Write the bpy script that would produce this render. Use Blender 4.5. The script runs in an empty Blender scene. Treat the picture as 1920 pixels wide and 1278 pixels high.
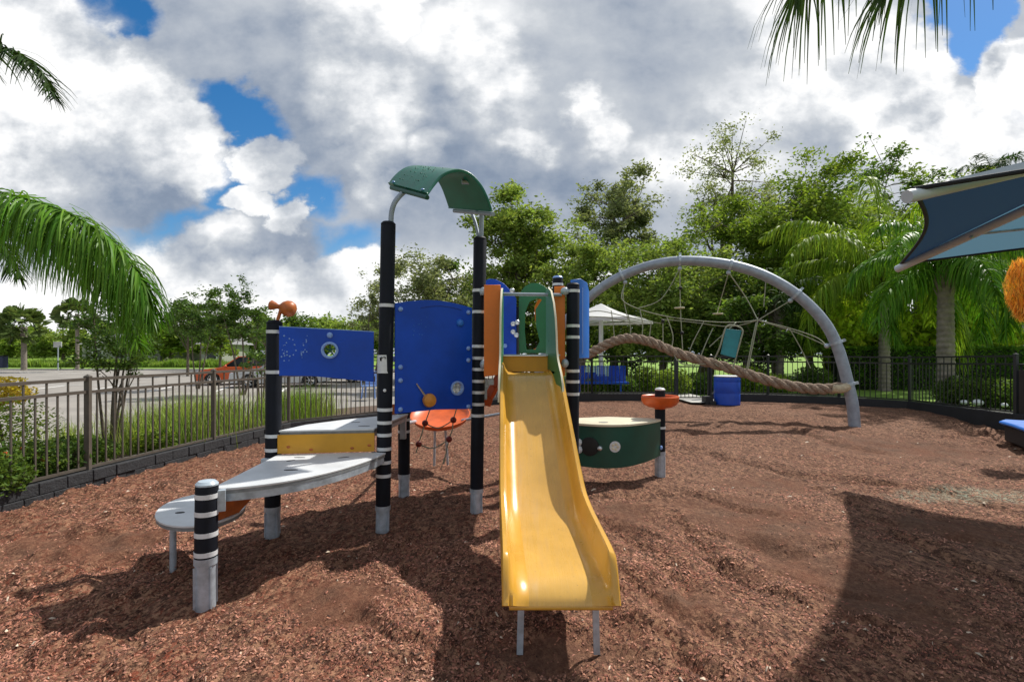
import bpy, math, random
import numpy as np
from mathutils import Vector, Matrix, noise
from mathutils.geometry import tessellate_polygon
R=math.radians
S=bpy.context.scene
COL=S.collection
# ---------------------------------------------------------------- camera
H=1.5            # eye height
cam=bpy.data.cameras.new('camera'); co=bpy.data.objects.new('camera',cam); COL.objects.link(co)
co.location=(0,0,H); co.rotation_euler=(R(90),0,0)
cam.lens=18; cam.sensor_width=36; cam.shift_y=0.0125; cam.clip_end=3000; cam.clip_start=0.05
S.camera=co
def P(px,py,D):  # survey helper: photo pixel + distance -> metres
    return Vector(((px-960)/960*D, D, H-(py-663)/960*D))
# ---------------------------------------------------------------- sun, view
SUNV=Vector((0.60,0.50,1.0)).normalized()
sun=bpy.data.lights.new('sun','SUN'); sun.energy=4.2; sun.angle=R(0.9); sun.color=(1,.95,.87)
so=bpy.data.objects.new('sun',sun); COL.objects.link(so); so.rotation_euler=SUNV.to_track_quat('Z','Y').to_euler(); so.location=(20,10,30)
S.view_settings.view_transform='Standard'; S.view_settings.look='None'; S.view_settings.exposure=0.3; S.view_settings.gamma=1
S.render.engine='CYCLES'
S.cycles.max_bounces=6; S.cycles.transparent_max_bounces=6
# ---------------------------------------------------------------- world
def build_world():
    w=bpy.data.worlds.new("World"); S.world=w; w.use_nodes=True
    nt=w.node_tree; N=nt.nodes; L=nt.links; N.clear()
    out=N.new('ShaderNodeOutputWorld')
    sky=N.new('ShaderNodeTexSky'); sky.sky_type='NISHITA'; sky.sun_disc=False
    sky.sun_elevation=math.asin(SUNV.z); sky.sun_rotation=math.atan2(SUNV.x,SUNV.y); sky.air_density=1.0; sky.dust_density=.3; sky.ozone_density=2.0
    tc=N.new('ShaderNodeTexCoord'); sep=N.new('ShaderNodeSeparateXYZ'); L.new(tc.outputs['Generated'],sep.inputs[0])
    def M(op,a,b=None,c=None,cl=False):
        n=N.new('ShaderNodeMath'); n.operation=op; n.use_clamp=cl
        for i,x in enumerate((a,b,c)):
            if x is None: continue
            if hasattr(x,'links'): L.new(x,n.inputs[i])
            else: n.inputs[i].default_value=x
        return n.outputs[0]
    y=M('MAXIMUM',M('ABSOLUTE',sep.outputs[1]),.12)
    u=M('DIVIDE',sep.outputs[0],y); v=M('DIVIDE',sep.outputs[2],y)
    cb=N.new('ShaderNodeCombineXYZ'); L.new(u,cb.inputs[0]); L.new(v,cb.inputs[1])
    def nz(scale,detail,rough,off=(0,0,0),sx=1,sy=1.3,lac=2.0):
        mp=N.new('ShaderNodeMapping'); mp.inputs['Location'].default_value=off; mp.inputs['Scale'].default_value=(sx,sy,1)
        L.new(cb.outputs[0],mp.inputs[0])
        n=N.new('ShaderNodeTexNoise'); n.inputs['Scale'].default_value=scale; n.inputs['Detail'].default_value=detail; n.inputs['Roughness'].default_value=rough; n.inputs['Lacunarity'].default_value=lac
        L.new(mp.outputs[0],n.inputs['Vector']); return n
    # warped coordinates: fluffy edges
    n1=nz(5.0,3,.5); n1b=nz(17,8,.6,off=(2,5,0))
    vs=N.new('ShaderNodeVectorMath'); vs.operation='SUBTRACT'; L.new(n1.outputs['Color'],vs.inputs[0]); vs.inputs[1].default_value=(.5,.5,.5)
    vm=N.new('ShaderNodeVectorMath'); vm.operation='SCALE'; L.new(vs.outputs[0],vm.inputs[0]); vm.inputs['Scale'].default_value=.15
    va=N.new('ShaderNodeVectorMath'); va.operation='ADD'; L.new(cb.outputs[0],va.inputs[0]); L.new(vm.outputs[0],va.inputs[1])
    vs2=N.new('ShaderNodeVectorMath'); vs2.operation='SUBTRACT'; L.new(n1b.outputs['Color'],vs2.inputs[0]); vs2.inputs[1].default_value=(.5,.5,.5)
    vm2=N.new('ShaderNodeVectorMath'); vm2.operation='SCALE'; L.new(vs2.outputs[0],vm2.inputs[0]); vm2.inputs['Scale'].default_value=.075
    va2=N.new('ShaderNodeVectorMath'); va2.operation='ADD'; L.new(va.outputs[0],va2.inputs[0]); L.new(vm2.outputs[0],va2.inputs[1])
    WC=va2.outputs[0]
    def blob(px,py,rx,ry,rot=0,soft=.25):
        mp=N.new('ShaderNodeMapping'); mp.vector_type='TEXTURE'
        mp.inputs['Location'].default_value=((px-960)/960,(663-py)/960,0)
        mp.inputs['Rotation'].default_value=(0,0,R(-rot)); mp.inputs['Scale'].default_value=(rx/960,ry/960,1000)
        L.new(WC,mp.inputs[0])
        ln=N.new('ShaderNodeVectorMath'); ln.operation='LENGTH'; L.new(mp.outputs[0],ln.inputs[0])
        mr=N.new('ShaderNodeMapRange'); mr.interpolation_type='SMOOTHSTEP'
        mr.inputs[1].default_value=1+soft; mr.inputs[2].default_value=1-soft; mr.inputs[3].default_value=0; mr.inputs[4].default_value=1
        L.new(ln.outputs['Value'],mr.inputs[0]); return mr.outputs[0]
    def union(lst):
        o=None
        for b in lst:
            k=blob(*b); o=k if o is None else M('MAXIMUM',o,k)
        return o
    holes=union([(205,10,75,42,10,.25),(440,205,88,50,15,.25),(432,345,50,62,0,.25),(575,375,60,45,30,.4),(350,415,75,32,-10,.5),(290,445,70,24,0,.6),(655,480,50,52,0,.5),
                 (1815,25,88,100,15,.10),(1930,205,48,45,0,.15),(650,495,40,40,0,.4)])
    whites=union([(40,90,200,150,30,.22),(190,190,200,120,35,.22),(320,270,120,72,20,.2),(60,290,200,90,0,.6),(492,292,66,56,0,.14),
                  (485,372,62,36,0,.16),(560,412,38,48,20,.16),(390,455,110,50,-10,.3),(330,505,120,70,0,.3),(620,545,150,62,-8,.14),(200,560,260,70,0,.4),
                  (680,110,105,230,-8,.3),(730,30,55,90,0,.3),(700,330,40,60,0,.4),(810,262,32,36,20,.5),(900,130,130,75,50,.45),(975,258,70,42,0,.35),(850,60,100,80,0,.8),
                  (1100,200,40,30,30,.4),(1140,250,48,62,-30,.4),(1540,90,170,130,20,.45),(1695,125,95,100,0,.14),(1690,220,180,70,0,.25),(1905,165,80,88,0,.12),
                  (1800,270,220,80,0,.2),(1450,230,120,80,0,.6),(1640,30,90,90,0,.3),(1300,290,160,60,0,.7),(960,560,1300,60,0,.8)])
    darks=union([(300,390,240,62,5,.6),(590,250,140,210,-15,.7),(560,460,110,60,0,.5),(760,370,130,110,0,.7),(870,240,120,70,0,.6),(1060,330,160,60,0,.7),
                 (1550,215,150,70,-30,.95),(1690,215,90,28,-15,.8),(150,310,200,50,0,.7),(1210,70,190,120,0,.9),(470,470,90,26,0,.6),(1900,110,40,22,0,.6)])
    # puffy relief: density here minus density toward the sun
    a=nz(7,10,.6); b=nz(7,10,.6,off=(.035,.055,0))
    rel=M('SUBTRACT',a.outputs[0],b.outputs[0])
    a2=nz(2.4,6,.55,off=(3,1,0)); b2=nz(2.4,6,.55,off=(3.06,1.1,0))
    rel2=M('SUBTRACT',a2.outputs[0],b2.outputs[0])
    relief=M('ADD',M('MULTIPLY',rel,.75),M('MULTIPLY',rel2,1.3))
    wv=M('MULTIPLY_ADD',relief,1.25,1.0)
    wv=M('MULTIPLY_ADD',darks,-.34,wv)
    gv=M('MULTIPLY_ADD',relief,.55,.54)
    gv=M('MULTIPLY_ADD',darks,-.13,gv)
    # brightening toward upper right where the sun sits behind the cloud deck
    def glow():
        mp=N.new('ShaderNodeMapping'); mp.vector_type='TEXTURE'; mp.inputs['Location'].default_value=((1500-960)/960,(663-60)/960,0); mp.inputs['Scale'].default_value=(.9,.55,1000)
        L.new(cb.outputs[0],mp.inputs[0]); ln=N.new('ShaderNodeVectorMath'); ln.operation='LENGTH'; L.new(mp.outputs[0],ln.inputs[0])
        mr=N.new('ShaderNodeMapRange'); mr.interpolation_type='SMOOTHSTEP'; mr.inputs[1].default_value=1.1; mr.inputs[2].default_value=0.0; L.new(ln.outputs['Value'],mr.inputs[0]); return mr.outputs[0]
    g=glow(); gv=M('MULTIPLY_ADD',g,.18,gv)
    hi=M('SMOOTH_MIN',wv,1.05,.1)
    val=N.new('ShaderNodeMix'); L.new(whites,val.inputs[0]); L.new(gv,val.inputs[2]); L.new(hi,val.inputs[3])
    val=val.outputs[0]
    # tint: greys lean blue, whites neutral
    tint=N.new('ShaderNodeMapRange'); tint.data_type='FLOAT_VECTOR'
    tint.inputs['From Min'].default_value if False else None
    ramp=N.new('ShaderNodeValToRGB'); L.new(val,ramp.inputs[0])
    e=ramp.color_ramp.elements; e[0].position=.15; e[0].color=(.13,.17,.25,1); e[1].position=1; e[1].color=(.86,.86,.86,1)
    for p,c in ((.35,(.21,.26,.345,1)),(.5,(.335,.375,.44,1)),(.7,(.48,.51,.55,1)),(.88,(.70,.715,.735,1))):
        k=e.new(p); k.color=c
    bgc=N.new('ShaderNodeBackground'); L.new(ramp.outputs[0],bgc.inputs[0]); bgc.inputs[1].default_value=1.0
    bgs=N.new('ShaderNodeBackground'); bgs.inputs[1].default_value=.095
    hs=N.new('ShaderNodeHueSaturation'); hs.inputs['Saturation'].default_value=1.4; L.new(sky.outputs[0],hs.inputs['Color']); L.new(hs.outputs[0],bgs.inputs[0])
    hole=M('MULTIPLY',holes,M('SUBTRACT',1,M('MULTIPLY',whites,.97)),cl=True)
    mx=N.new('ShaderNodeMixShader'); L.new(hole,mx.inputs[0]); L.new(bgc.outputs[0],mx.inputs[1]); L.new(bgs.outputs[0],mx.inputs[2])
    L.new(mx.outputs[0],out.inputs[0])
    N.remove(tint)
build_world(); S.world.cycles.sampling_method="MANUAL"; S.world.cycles.sample_map_resolution=256
# ---------------------------------------------------------------- materials
MATS={}
def mat(name,col=(.5,.5,.5),rough=.5,metal=0,var=0,vscale=6,bump=0,bscale=40,spec=.5,coat=0,trans=0,var2=None,island=0,emit=None,detail=6,hue=.035):
    if name in MATS: return MATS[name]
    m=bpy.data.materials.new(name); m.use_nodes=True; MATS[name]=m
    nt=m.node_tree; N=nt.nodes; L=nt.links; b=N['Principled BSDF']
    b.inputs['Base Color'].default_value=(*col,1); b.inputs['Roughness'].default_value=rough; b.inputs['Metallic'].default_value=metal
    b.inputs['Specular IOR Level'].default_value=spec; b.inputs['Coat Weight'].default_value=coat
    geo=N.new('ShaderNodeNewGeometry')
    cur=None
    if var>0 or var2:
        n=N.new('ShaderNodeTexNoise'); n.inputs['Scale'].default_value=vscale; n.inputs['Detail'].default_value=detail; n.inputs['Roughness'].default_value=.6
        L.new(geo.outputs['Position'],n.inputs['Vector'])
        mr=N.new('ShaderNodeMapRange'); mr.inputs[1].default_value=.3; mr.inputs[2].default_value=.7; L.new(n.outputs[0],mr.inputs[0])
        mx=N.new('ShaderNodeMix'); mx.data_type='RGBA'; L.new(mr.outputs[0],mx.inputs[0])
        c2=var2 or tuple(min(1,c*(1+var)) for c in col); c1=col if var2 else tuple(c*(1-var) for c in col)
        mx.inputs[6].default_value=(*c1,1); mx.inputs[7].default_value=(*c2,1); cur=mx.outputs[2]
        mr2=N.new('ShaderNodeMapRange'); mr2.inputs[3].default_value=rough-.08; mr2.inputs[4].default_value=min(1,rough+.12); L.new(n.outputs[0],mr2.inputs[0]); L.new(mr2.outputs[0],b.inputs['Roughness'])
    if island>0:
        hs=N.new('ShaderNodeHueSaturation'); 
        if cur is None: hs.inputs['Color'].default_value=(*col,1)
        else: L.new(cur,hs.inputs['Color'])
        mr=N.new('ShaderNodeMapRange'); mr.inputs[3].default_value=1-island; mr.inputs[4].default_value=1+island; L.new(geo.outputs['Random Per Island'],mr.inputs[0]); L.new(mr.outputs[0],hs.inputs['Value'])
        wn=N.new('ShaderNodeTexWhiteNoise'); wn.noise_dimensions='1D'; L.new(geo.outputs['Random Per Island'],wn.inputs['W'])
        mh=N.new('ShaderNodeMapRange'); mh.inputs[3].default_value=.5-hue*island; mh.inputs[4].default_value=.5+hue*island; L.new(wn.outputs[0],mh.inputs[0]); L.new(mh.outputs[0],hs.inputs['Hue'])
        cur=hs.outputs[0]
    if cur is not None: L.new(cur,b.inputs['Base Color'])
    if bump>0:
        n=N.new('ShaderNodeTexNoise'); n.inputs['Scale'].default_value=bscale; n.inputs['Detail'].default_value=5
        L.new(geo.outputs['Position'],n.inputs['Vector'])
        bp=N.new('ShaderNodeBump'); bp.inputs['Strength'].default_value=bump; bp.inputs['Distance'].default_value=.01; L.new(n.outputs[0],bp.inputs['Height']); L.new(bp.outputs[0],b.inputs['Normal'])
    if trans>0:
        t=N.new('ShaderNodeBsdfTranslucent')
        if cur is not None:
            g=N.new('ShaderNodeMix'); g.data_type='RGBA'; g.blend_type='MULTIPLY'; g.inputs[0].default_value=1; L.new(cur,g.inputs[6]); g.inputs[7].default_value=(1.25,1.25,.7,1); L.new(g.outputs[2],t.inputs[0])
        else: t.inputs[0].default_value=(*col,1)
        ms=N.new('ShaderNodeMixShader'); ms.inputs[0].default_value=trans; L.new(b.outputs[0],ms.inputs[1]); L.new(t.outputs[0],ms.inputs[2]); L.new(ms.outputs[0],N['Material Output'].inputs[0])
    return m
m_blue=mat('blue_plastic',(.005,.062,.46),.38,spec=.3,var=.25,vscale=2.2,bump=.05,bscale=220)
m_blue2=mat('sky_blue_plastic',(.03,.17,.62),.42,var=.1,vscale=5)
m_ltblue=mat('pale_blue_cap',(.22,.36,.72),.3)
m_black=mat('black_rubber',(.006,.008,.014),.6,spec=.22,var=.35,vscale=9,bump=.12,bscale=90)
m_white=mat('white_band',(.66,.68,.70),.4,var=.08,vscale=20)
m_steel=mat('galvanised_steel',(.42,.48,.54),.42,metal=.35,var=.28,vscale=14,bump=.05)
m_steelb=mat('galvanised_arch',(.30,.34,.40),.5,metal=.35,var=.18,vscale=9,bump=.05)
m_deck=mat('grey_deck_board',(.62,.64,.66),.42,var=.16,vscale=3.5,bump=.04)
m_edge=mat('deck_edge_grey',(.20,.215,.225),.5,var=.25,vscale=16)
m_cream=mat('cream_board',(.70,.64,.48),.45,var=.1,vscale=5)
m_yellow=mat('yellow_board',(.60,.29,.015),.42,var=.14,vscale=4)
m_slide=mat('slide_yellow',(.62,.33,.04),.27,var=.16,vscale=2.6,bump=.02,bscale=30,coat=.25)
m_slidein=mat('slide_bed_yellow',(.60,.35,.075),.27,var=.14,vscale=3.2,bump=.04,bscale=14,coat=.2)
m_orange=mat('orange_board',(.80,.19,.008),.4,var=.1,vscale=5)
m_orange2=mat('orange_plastic',(.62,.10,.012),.4,var=.22,vscale=7)
m_brown=mat('terracotta_plastic',(.42,.11,.02),.4,var=.3,vscale=12)
m_green=mat('green_board',(.015,.17,.06),.4,var=.12,vscale=5)
m_dkgreen=mat('dark_green_board',(.004,.065,.042),.4,var=.2,vscale=4)
m_canopy=mat('canopy_green',(.006,.13,.085),.33,var=.2,vscale=6,bump=.06,bscale=60)
m_red=mat('red_connector',(.22,.02,.012),.4)
m_dark=mat('dark_hole',(.012,.012,.012),.7)
m_rope=mat('thin_rope',(.33,.34,.25),.85,var=.25,vscale=60,bump=.4,bscale=200)
m_thick=mat('brown_rope',(.16,.10,.068),.9,bump=1,bscale=120,var2=(.44,.34,.25),vscale=30)
m_chrome=mat('polished_bolt',(.62,.64,.66),.25,metal=.8)
m_fence=mat('bronze_fence_paint',(.105,.09,.075),.42,var=.15,vscale=8)
m_fenceb=mat('black_fence_paint',(.018,.019,.018),.42,var=.15,vscale=8)
m_kerb=mat('black_timber_kerb',(.016,.017,.019),.65,var=.3,vscale=5,bump=.4,bscale=40)
m_bark=mat('bark',(.12,.095,.07),.9,var=.4,vscale=9,bump=.8,bscale=30)
m_palmbark=mat('palm_bark',(.23,.20,.165),.9,var=.35,vscale=7,bump=.9,bscale=18)
m_concrete=mat('concrete',(.44,.43,.40),.85,var=.14,vscale=3,bump=.3,bscale=60)
m_glass=mat('car_glass',(.02,.025,.03),.08)
m_tyre=mat('tyre_rubber',(.018,.018,.018),.8)
m_wall=mat('house_wall',(.30,.30,.28),.8,var=.08); m_roof=mat('roof_shingle',(.23,.23,.24),.85,var=.2,vscale=4)
# ---------------------------------------------------------------- mesh builder
class MB:
    def __init__(s): s.v=[]; s.f=[]; s.m=[]; s.mi=0
    def add(s,vs,fs,mi=None):
        o=len(s.v); s.v+= [tuple(x) for x in vs]; s.f+=[tuple(i+o for i in f) for f in fs]; s.m+=[s.mi if mi is None else mi]*len(fs)
    def box(s,c,size,rz=0,M=None,mi=None):
        x,y,z=[k/2 for k in size]; vs=[Vector((a*x,b*y,d*z)) for a in(-1,1) for b in(-1,1) for d in(-1,1)]
        T=Matrix.Translation(Vector(c))@(M.to_4x4() if M else Matrix.Rotation(rz,4,'Z'))
        s.add([T@q for q in vs],[(0,1,3,2),(4,6,7,5),(0,4,5,1),(2,3,7,6),(0,2,6,4),(1,5,7,3)],mi)
    def bar(s,a,b,w,h,mi=None):
        a=Vector(a);b=Vector(b);d=b-a; X=d.normalized(); Y=Vector((0,0,1)).cross(X)
        if Y.length<1e-4: Y=Vector((0,1,0))
        Y.normalize(); Z=X.cross(Y)
        s.box((a+b)/2,(d.length,w,h),M=Matrix((X,Y,Z)).transposed(),mi=mi)
    def tube(s,pts,r,n=12,caps=True,mi=None,twist=0):
        pts=[Vector(p) for p in pts]; k=len(pts); rr=r if isinstance(r,(list,tuple)) else [r]*k
        vs=[];fs=[]; prev=None
        for i,p in enumerate(pts):
            t=(pts[min(i+1,k-1)]-pts[max(i-1,0)]).normalized()
            if prev is None:
                a=Vector((0,0,1)) if abs(t.z)<.9 else Vector((1,0,0)); u=t.cross(a).normalized()
            else:
                u=(prev-t*prev.dot(t)).normalized()
            w=t.cross(u); prev=u
            for j in range(n):
                an=2*math.pi*j/n; vs.append(p+(u*math.cos(an)+w*math.sin(an))*rr[i])
        for i in range(k-1):
            for j in range(n):
                j2=(j+1)%n; fs.append((i*n+j,i*n+j2,(i+1)*n+j2,(i+1)*n+j))
        if caps: fs.append(tuple(range(n))[::-1]); fs.append(tuple((k-1)*n+j for j in range(n)))
        s.add(vs,fs,mi)
    def lathe(s,prof,loc=(0,0,0),M=None,n=24,mi=None,mis=None):
        T=Matrix.Translation(Vector(loc))@(M.to_4x4() if M else Matrix.Identity(4))
        vs=[];fs=[];k=len(prof)
        for r,z in prof:
            for j in range(n):
                a=2*math.pi*j/n; vs.append(T@Vector((max(r,1e-4)*math.cos(a),max(r,1e-4)*math.sin(a),z)))
        o=len(s.f)
        for i in range(k-1):
            for j in range(n): j2=(j+1)%n; fs.append((i*n+j,i*n+j2,(i+1)*n+j2,(i+1)*n+j))
        s.add(vs,fs,mi)
        if mis:
            for i in range(k-1):
                for j in range(n): s.m[o+i*n+j]=mis[i]
    def sphere(s,c,r,n=14,mi=None,sc=(1,1,1)):
        k=max(6,n//2); prof=[(math.sin(math.pi*i/k),-math.cos(math.pi*i/k)) for i in range(k+1)]
        s.lathe([(a*r,b*r) for a,b in prof],c,Matrix.Diagonal(Vector(sc)),n,mi)
    def prism(s,loops,org,ex,ey,th,mi=None,mi_side=None,centre=False):
        """loops: outline (+holes) in 2d; frame org,ex,ey; extruded along ex x ey by th"""
        org=Vector(org); ex=Vector(ex).normalized(); ey=Vector(ey).normalized(); nrm=ex.cross(ey).normalized()
        if centre: org=org-nrm*th/2
        flat=[p for l in loops for p in l]
        tri=tessellate_polygon([[Vector((a,b,0)) for a,b in l] for l in loops])
        n=len(flat)
        vs=[org+ex*a+ey*b for a,b in flat]+[org+ex*a+ey*b+nrm*th for a,b in flat]
        fs=[];
        for t in tri:
            a,b,c=[Vector(flat[i]) for i in t]
            if (b-a).cross(c-a)<0: t=(t[0],t[2],t[1])
            fs.append((t[2],t[1],t[0])); fs.append((t[0]+n,t[1]+n,t[2]+n))
        s.add(vs,fs,mi)
        fs=[];o=0
        for li,l in enumerate(loops):
            k=len(l); area=sum(l[i][0]*l[(i+1)%k][1]-l[(i+1)%k][0]*l[i][1] for i in range(k))
            for i in range(k):
                a=o+i;b=o+(i+1)%k
                f=(a,b,b+n,a+n)
                if (area<0)!=(li>0): f=f[::-1]
                fs.append(f)
            o+=k
        o=len(s.v)-2*n
        s.f+=[tuple(i+o for i in f) for f in fs]; s.m+=[(s.mi if mi is None else mi) if mi_side is None else mi_side]*len(fs)
    def build(s,name,mats,parent=None,smooth=35,bevel=0,seg=2):
        me=bpy.data.meshes.new(name); me.from_pydata(s.v,[],s.f); 
        for m in (mats if isinstance(mats,(list,tuple)) else [mats]): me.materials.append(m)
        me.polygons.foreach_set('material_index',s.m)
        if smooth:
            me.polygons.foreach_set('use_smooth',[True]*len(me.polygons)); me.set_sharp_from_angle(angle=R(smooth))
        me.update()
        o=bpy.data.objects.new(name,me); COL.objects.link(o)
        if bevel:
            b=o.modifiers.new('bevel','BEVEL'); b.width=bevel; b.segments=seg; b.limit_method='ANGLE'; b.angle_limit=R(40)
        if parent: par(o,parent)
        return o
def par(o,p):
    o.parent=p
    root=p
    loc=Vector((0,0,0))
    q=p
    while q: loc=loc+q.location; q=q.parent
    if not p.get('local'): 
        top=p
        while top.parent: top=top.parent
        if p is top: o.matrix_parent_inverse=Matrix.Translation(-p.location)
def tag(o,label=None,cat=None,group=None,kind=None):
    if label: o['label']=label
    if cat: o['category']=cat
    if group: o['group']=group
    if kind: o['kind']=kind
    return o
def thing(name,label,cat,loc=(0,0,0),rz=0,group=None,local=False):
    o=bpy.data.objects.new(name,None); COL.objects.link(o); o.location=loc; o.rotation_euler=(0,0,rz); o.empty_display_size=.2
    if local: o['local']=1
    return tag(o,label,cat,group)
def npmesh(name,V,F,m,parent=None,smooth=False,mats=None):
    V=np.asarray(V,dtype=np.float32).reshape(-1,3); F=np.asarray(F,dtype=np.int32); k=F.shape[1]
    me=bpy.data.meshes.new(name); me.vertices.add(len(V)); me.vertices.foreach_set('co',V.ravel())
    me.loops.add(F.size); me.loops.foreach_set('vertex_index',F.ravel())
    me.polygons.add(len(F)); me.polygons.foreach_set('loop_start',np.arange(0,F.size,k,dtype=np.int32)); me.polygons.foreach_set('loop_total',np.full(len(F),k,dtype=np.int32))
    me.update(calc_edges=True); me.validate()
    if smooth: me.polygons.foreach_set('use_smooth',[True]*len(F))
    me.materials.append(m); o=bpy.data.objects.new(name,me); COL.objects.link(o)
    if parent: par(o,parent)
    return o
def ss(a,b,x):
    t=max(0,min(1,(x-a)/(b-a))); return t*t*(3-2*t)
def catmull(pts,k=6):
    pts=[Vector(p) for p in pts]; out=[]
    for i in range(len(pts)-1):
        p0=pts[max(i-1,0)];p1=pts[i];p2=pts[i+1];p3=pts[min(i+2,len(pts)-1)]
        for j in range(k):
            t=j/k; out.append(.5*((2*p1)+(-p0+p2)*t+(2*p0-5*p1+4*p2-p3)*t*t+(-p0+3*p1-3*p2+p3)*t**3))
    out.append(pts[-1]); return out
def circ(cx,cy,r,n=24,ry=None): return [(cx+r*math.cos(2*math.pi*i/n),cy+(ry or r)*math.sin(2*math.pi*i/n)) for i in range(n)]
# ---------------------------------------------------------------- ground
def gbase(x,y): return .15*ss(7,10,y)*ss(-3,0,x)
def gz(x,y):
    h=gbase(x,y)
    p=Vector((x*.55,y*.8,3.1)); w=noise.noise_vector(p*1.3)*.35
    q=Vector((x*.75+w.x+y*.25,y*1.5+w.y,0.4))
    rd=1-abs(noise.noise(q))*2.2; rd=max(0,rd)
    amp=ss(.2,1.2,x)*(1-ss(13,15,y))
    h+=.034*amp*(rd**2)*ss(-.2,.25,noise.noise(Vector((x*.5,y*.6,9))) )
    h+=.018*noise.noise(Vector((x*1.6,y*1.6,7.7)))+.007*noise.noise(Vector((x*6,y*6,1.7)))+.0035*noise.noise(Vector((x*17,y*17,2.7)))
    # scooped hollow right of the slide, heaps near arch
    h+=.10*math.exp(-((x-5.1)**2/2.2+(y-11.2)**2/.8))-.07*math.exp(-((x-1.6)**2/.5+(y-3.9)**2/.5))
    h-=.05*math.exp(-((x-.3)**2/.25+(y-2.35)**2/.2))
    return h
FUR=[[(1280,845),(1400,872),(1500,893),(1610,905)],[(1440,800),(1560,838),(1700,856),(1930,884)],[(1290,985),(1360,1058),(1430,1088),(1510,1112),(1610,1155)],[(1190,1080),(1260,1128),(1330,1182),(1400,1205),(1470,1250)],
 [(1640,912),(1780,926),(1890,962)],[(1560,930),(1690,992),(1800,1010)],[(1230,835),(1330,822),(1460,790)],[(1150,985),(1230,1030),(1330,1150)],[(1500,720+60),(1660,800),(1860,815)],[(1700,1010),(1800,1060),(1930,1120)],[(1390,1010),(1480,1030),(1560,1020)],
 [(1180,930),(1290,925),(1400,950)],[(1230,1190),(1300,1240),(1350,1290)],[(560,1180),(660,1150),(760,1190)],[(100,1080),(220,1040),(300,1060)],[(1020,1130),(1120,1110),(1160,1180)]]
def gpt(px,py): d=H*960/(py-663); return ((px-960)/960*d,d)
PITS=[(1420,975,130,52),(1530,1060,120,50),(1290,1120,70,30),(1700,840,150,18),(1650,1110,150,60),(1430,905,80,16),(1040,1205,90,30),(640,1120,120,40),(180,1010,140,30),(1180,960,60,20),(1800,990,120,25),(1100,810,120,12)]
def relief_np(X,Y):
    dh=np.zeros_like(X); worn=np.zeros_like(X)
    wob=.05*np.sin(X*7.3+Y*2.1)+.035*np.sin(Y*11.7-X*3.1)+.02*np.sin(X*23+Y*17)
    for k,l in enumerate(FUR):
        pts=[gpt(*p) for p in l]; best=np.full(X.shape,9.); sg=np.zeros_like(X)
        for (ax,ay),(bx,by) in zip(pts[:-1],pts[1:]):
            dx,dy=bx-ax,by-ay; t=np.clip(((X-ax)*dx+(Y-ay)*dy)/(dx*dx+dy*dy),0,1); ex=X-ax-t*dx; ey=Y-ay-t*dy; d=np.hypot(ex,ey); c=(dx*ey-dy*ex)>0; m=d<best; best=np.where(m,d,best); sg=np.where(m,np.where(c,1,-1),sg)
        q=best*sg+wob*.7; w=.035+.012*Y.clip(2,8)
        dh+=-.036*np.exp(-(q/(w*.6))**2)+.036*np.exp(-((q-w*2.2)/(w*1.5))**2)
    for (px,py,rx,ry) in PITS:
        cx,cy=gpt(px,py); a=rx/960*cy; b=max(.1,(gpt(px,py-ry)[1]-gpt(px,py+ry)[1])/2)
        q=np.sqrt(((X-cx)/a)**2+((Y-cy)/b)**2)+wob*3; m=1/(1+np.exp((q-1)*7)); worn=np.maximum(worn,m); dh-=.022*m
    dh*=np.clip((11.2-Y)/2.2,0,1)
    return dh,worn
def build_mulch():
    ys=np.concatenate([np.arange(-3,1.8,.3),np.arange(1.8,6,.03),np.arange(6,9.5,.05),np.arange(9.5,15.4,.1)])
    xs=np.concatenate([np.arange(-6.4,-4,.045),np.arange(-4,5.5,.04),np.arange(5.5,10.6,.1)])
    V=np.zeros((len(ys),len(xs),3)); 
    for i,y in enumerate(ys):
        for j,x in enumerate(xs): V[i,j]=(x,y,gz(x,y))
    dh,worn=relief_np(V[:,:,0],V[:,:,1]); V[:,:,2]+=dh
    n=len(xs); I=np.arange(len(ys)-1)[:,None]*n+np.arange(n-1)[None,:]; I=I.ravel()
    # keep faces inside the playground outline
    cx=V[:-1,:-1,0].ravel(); cy=V[:-1,:-1,1].ravel()
    keep=np.array([inside(a,b) for a,b in zip(cx,cy)])
    I=I[keep]; F=np.stack([I,I+1,I+n+1,I+n],1)
    used=np.unique(F); rem=np.zeros(V.shape[0]*V.shape[1],int); rem[used]=np.arange(len(used))
    o=npmesh('mulch_ground',V.reshape(-1,3)[used],rem[F],m_mulch,smooth=True); at=o.data.attributes.new('wear','FLOAT','POINT'); at.data.foreach_set('value',worn.ravel()[used].astype(np.float32)); tag(o,kind='structure'); return o
FL=[(-5.93,-2.5,.02),(-5.64,1.9,.06),(-5.33,3.98,.09),(-5.02,6.06,.12),(-4.73,8.11,.13),(-4.43,10.15,.13),(-3.06,11.7,.14),(-1.55,13.15,.2),(.3,14.2,.3),(2.3,14.75,.35)]
FB=[(2.3,14.75,.35),(4.72,14.8,.35)]
FB2=[(5.75,14.8,.35),(7.2,14.4,.35),(8.75,13.7,.34),(9.75,12.55,.33),(9.35,9.5,.38)]
POLY=[(a[0]-.05,a[1]) for a in FL]+[(4.72,14.85),(5.75,14.85),(7.2,14.5),(8.85,13.8),(9.85,12.55),(9.75,9.5),(10.5,8.5),(10.5,-3),(-5.9,-3)]
def inside(x,y):
    c=False;n=len(POLY);j=n-1
    for i in range(n):
        xi,yi=POLY[i];xj,yj=POLY[j]
        if (yi>y)!=(yj>y) and x<(xj-xi)*(y-yi)/(yj-yi)+xi: c=not c
        j=i
    return c
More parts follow.
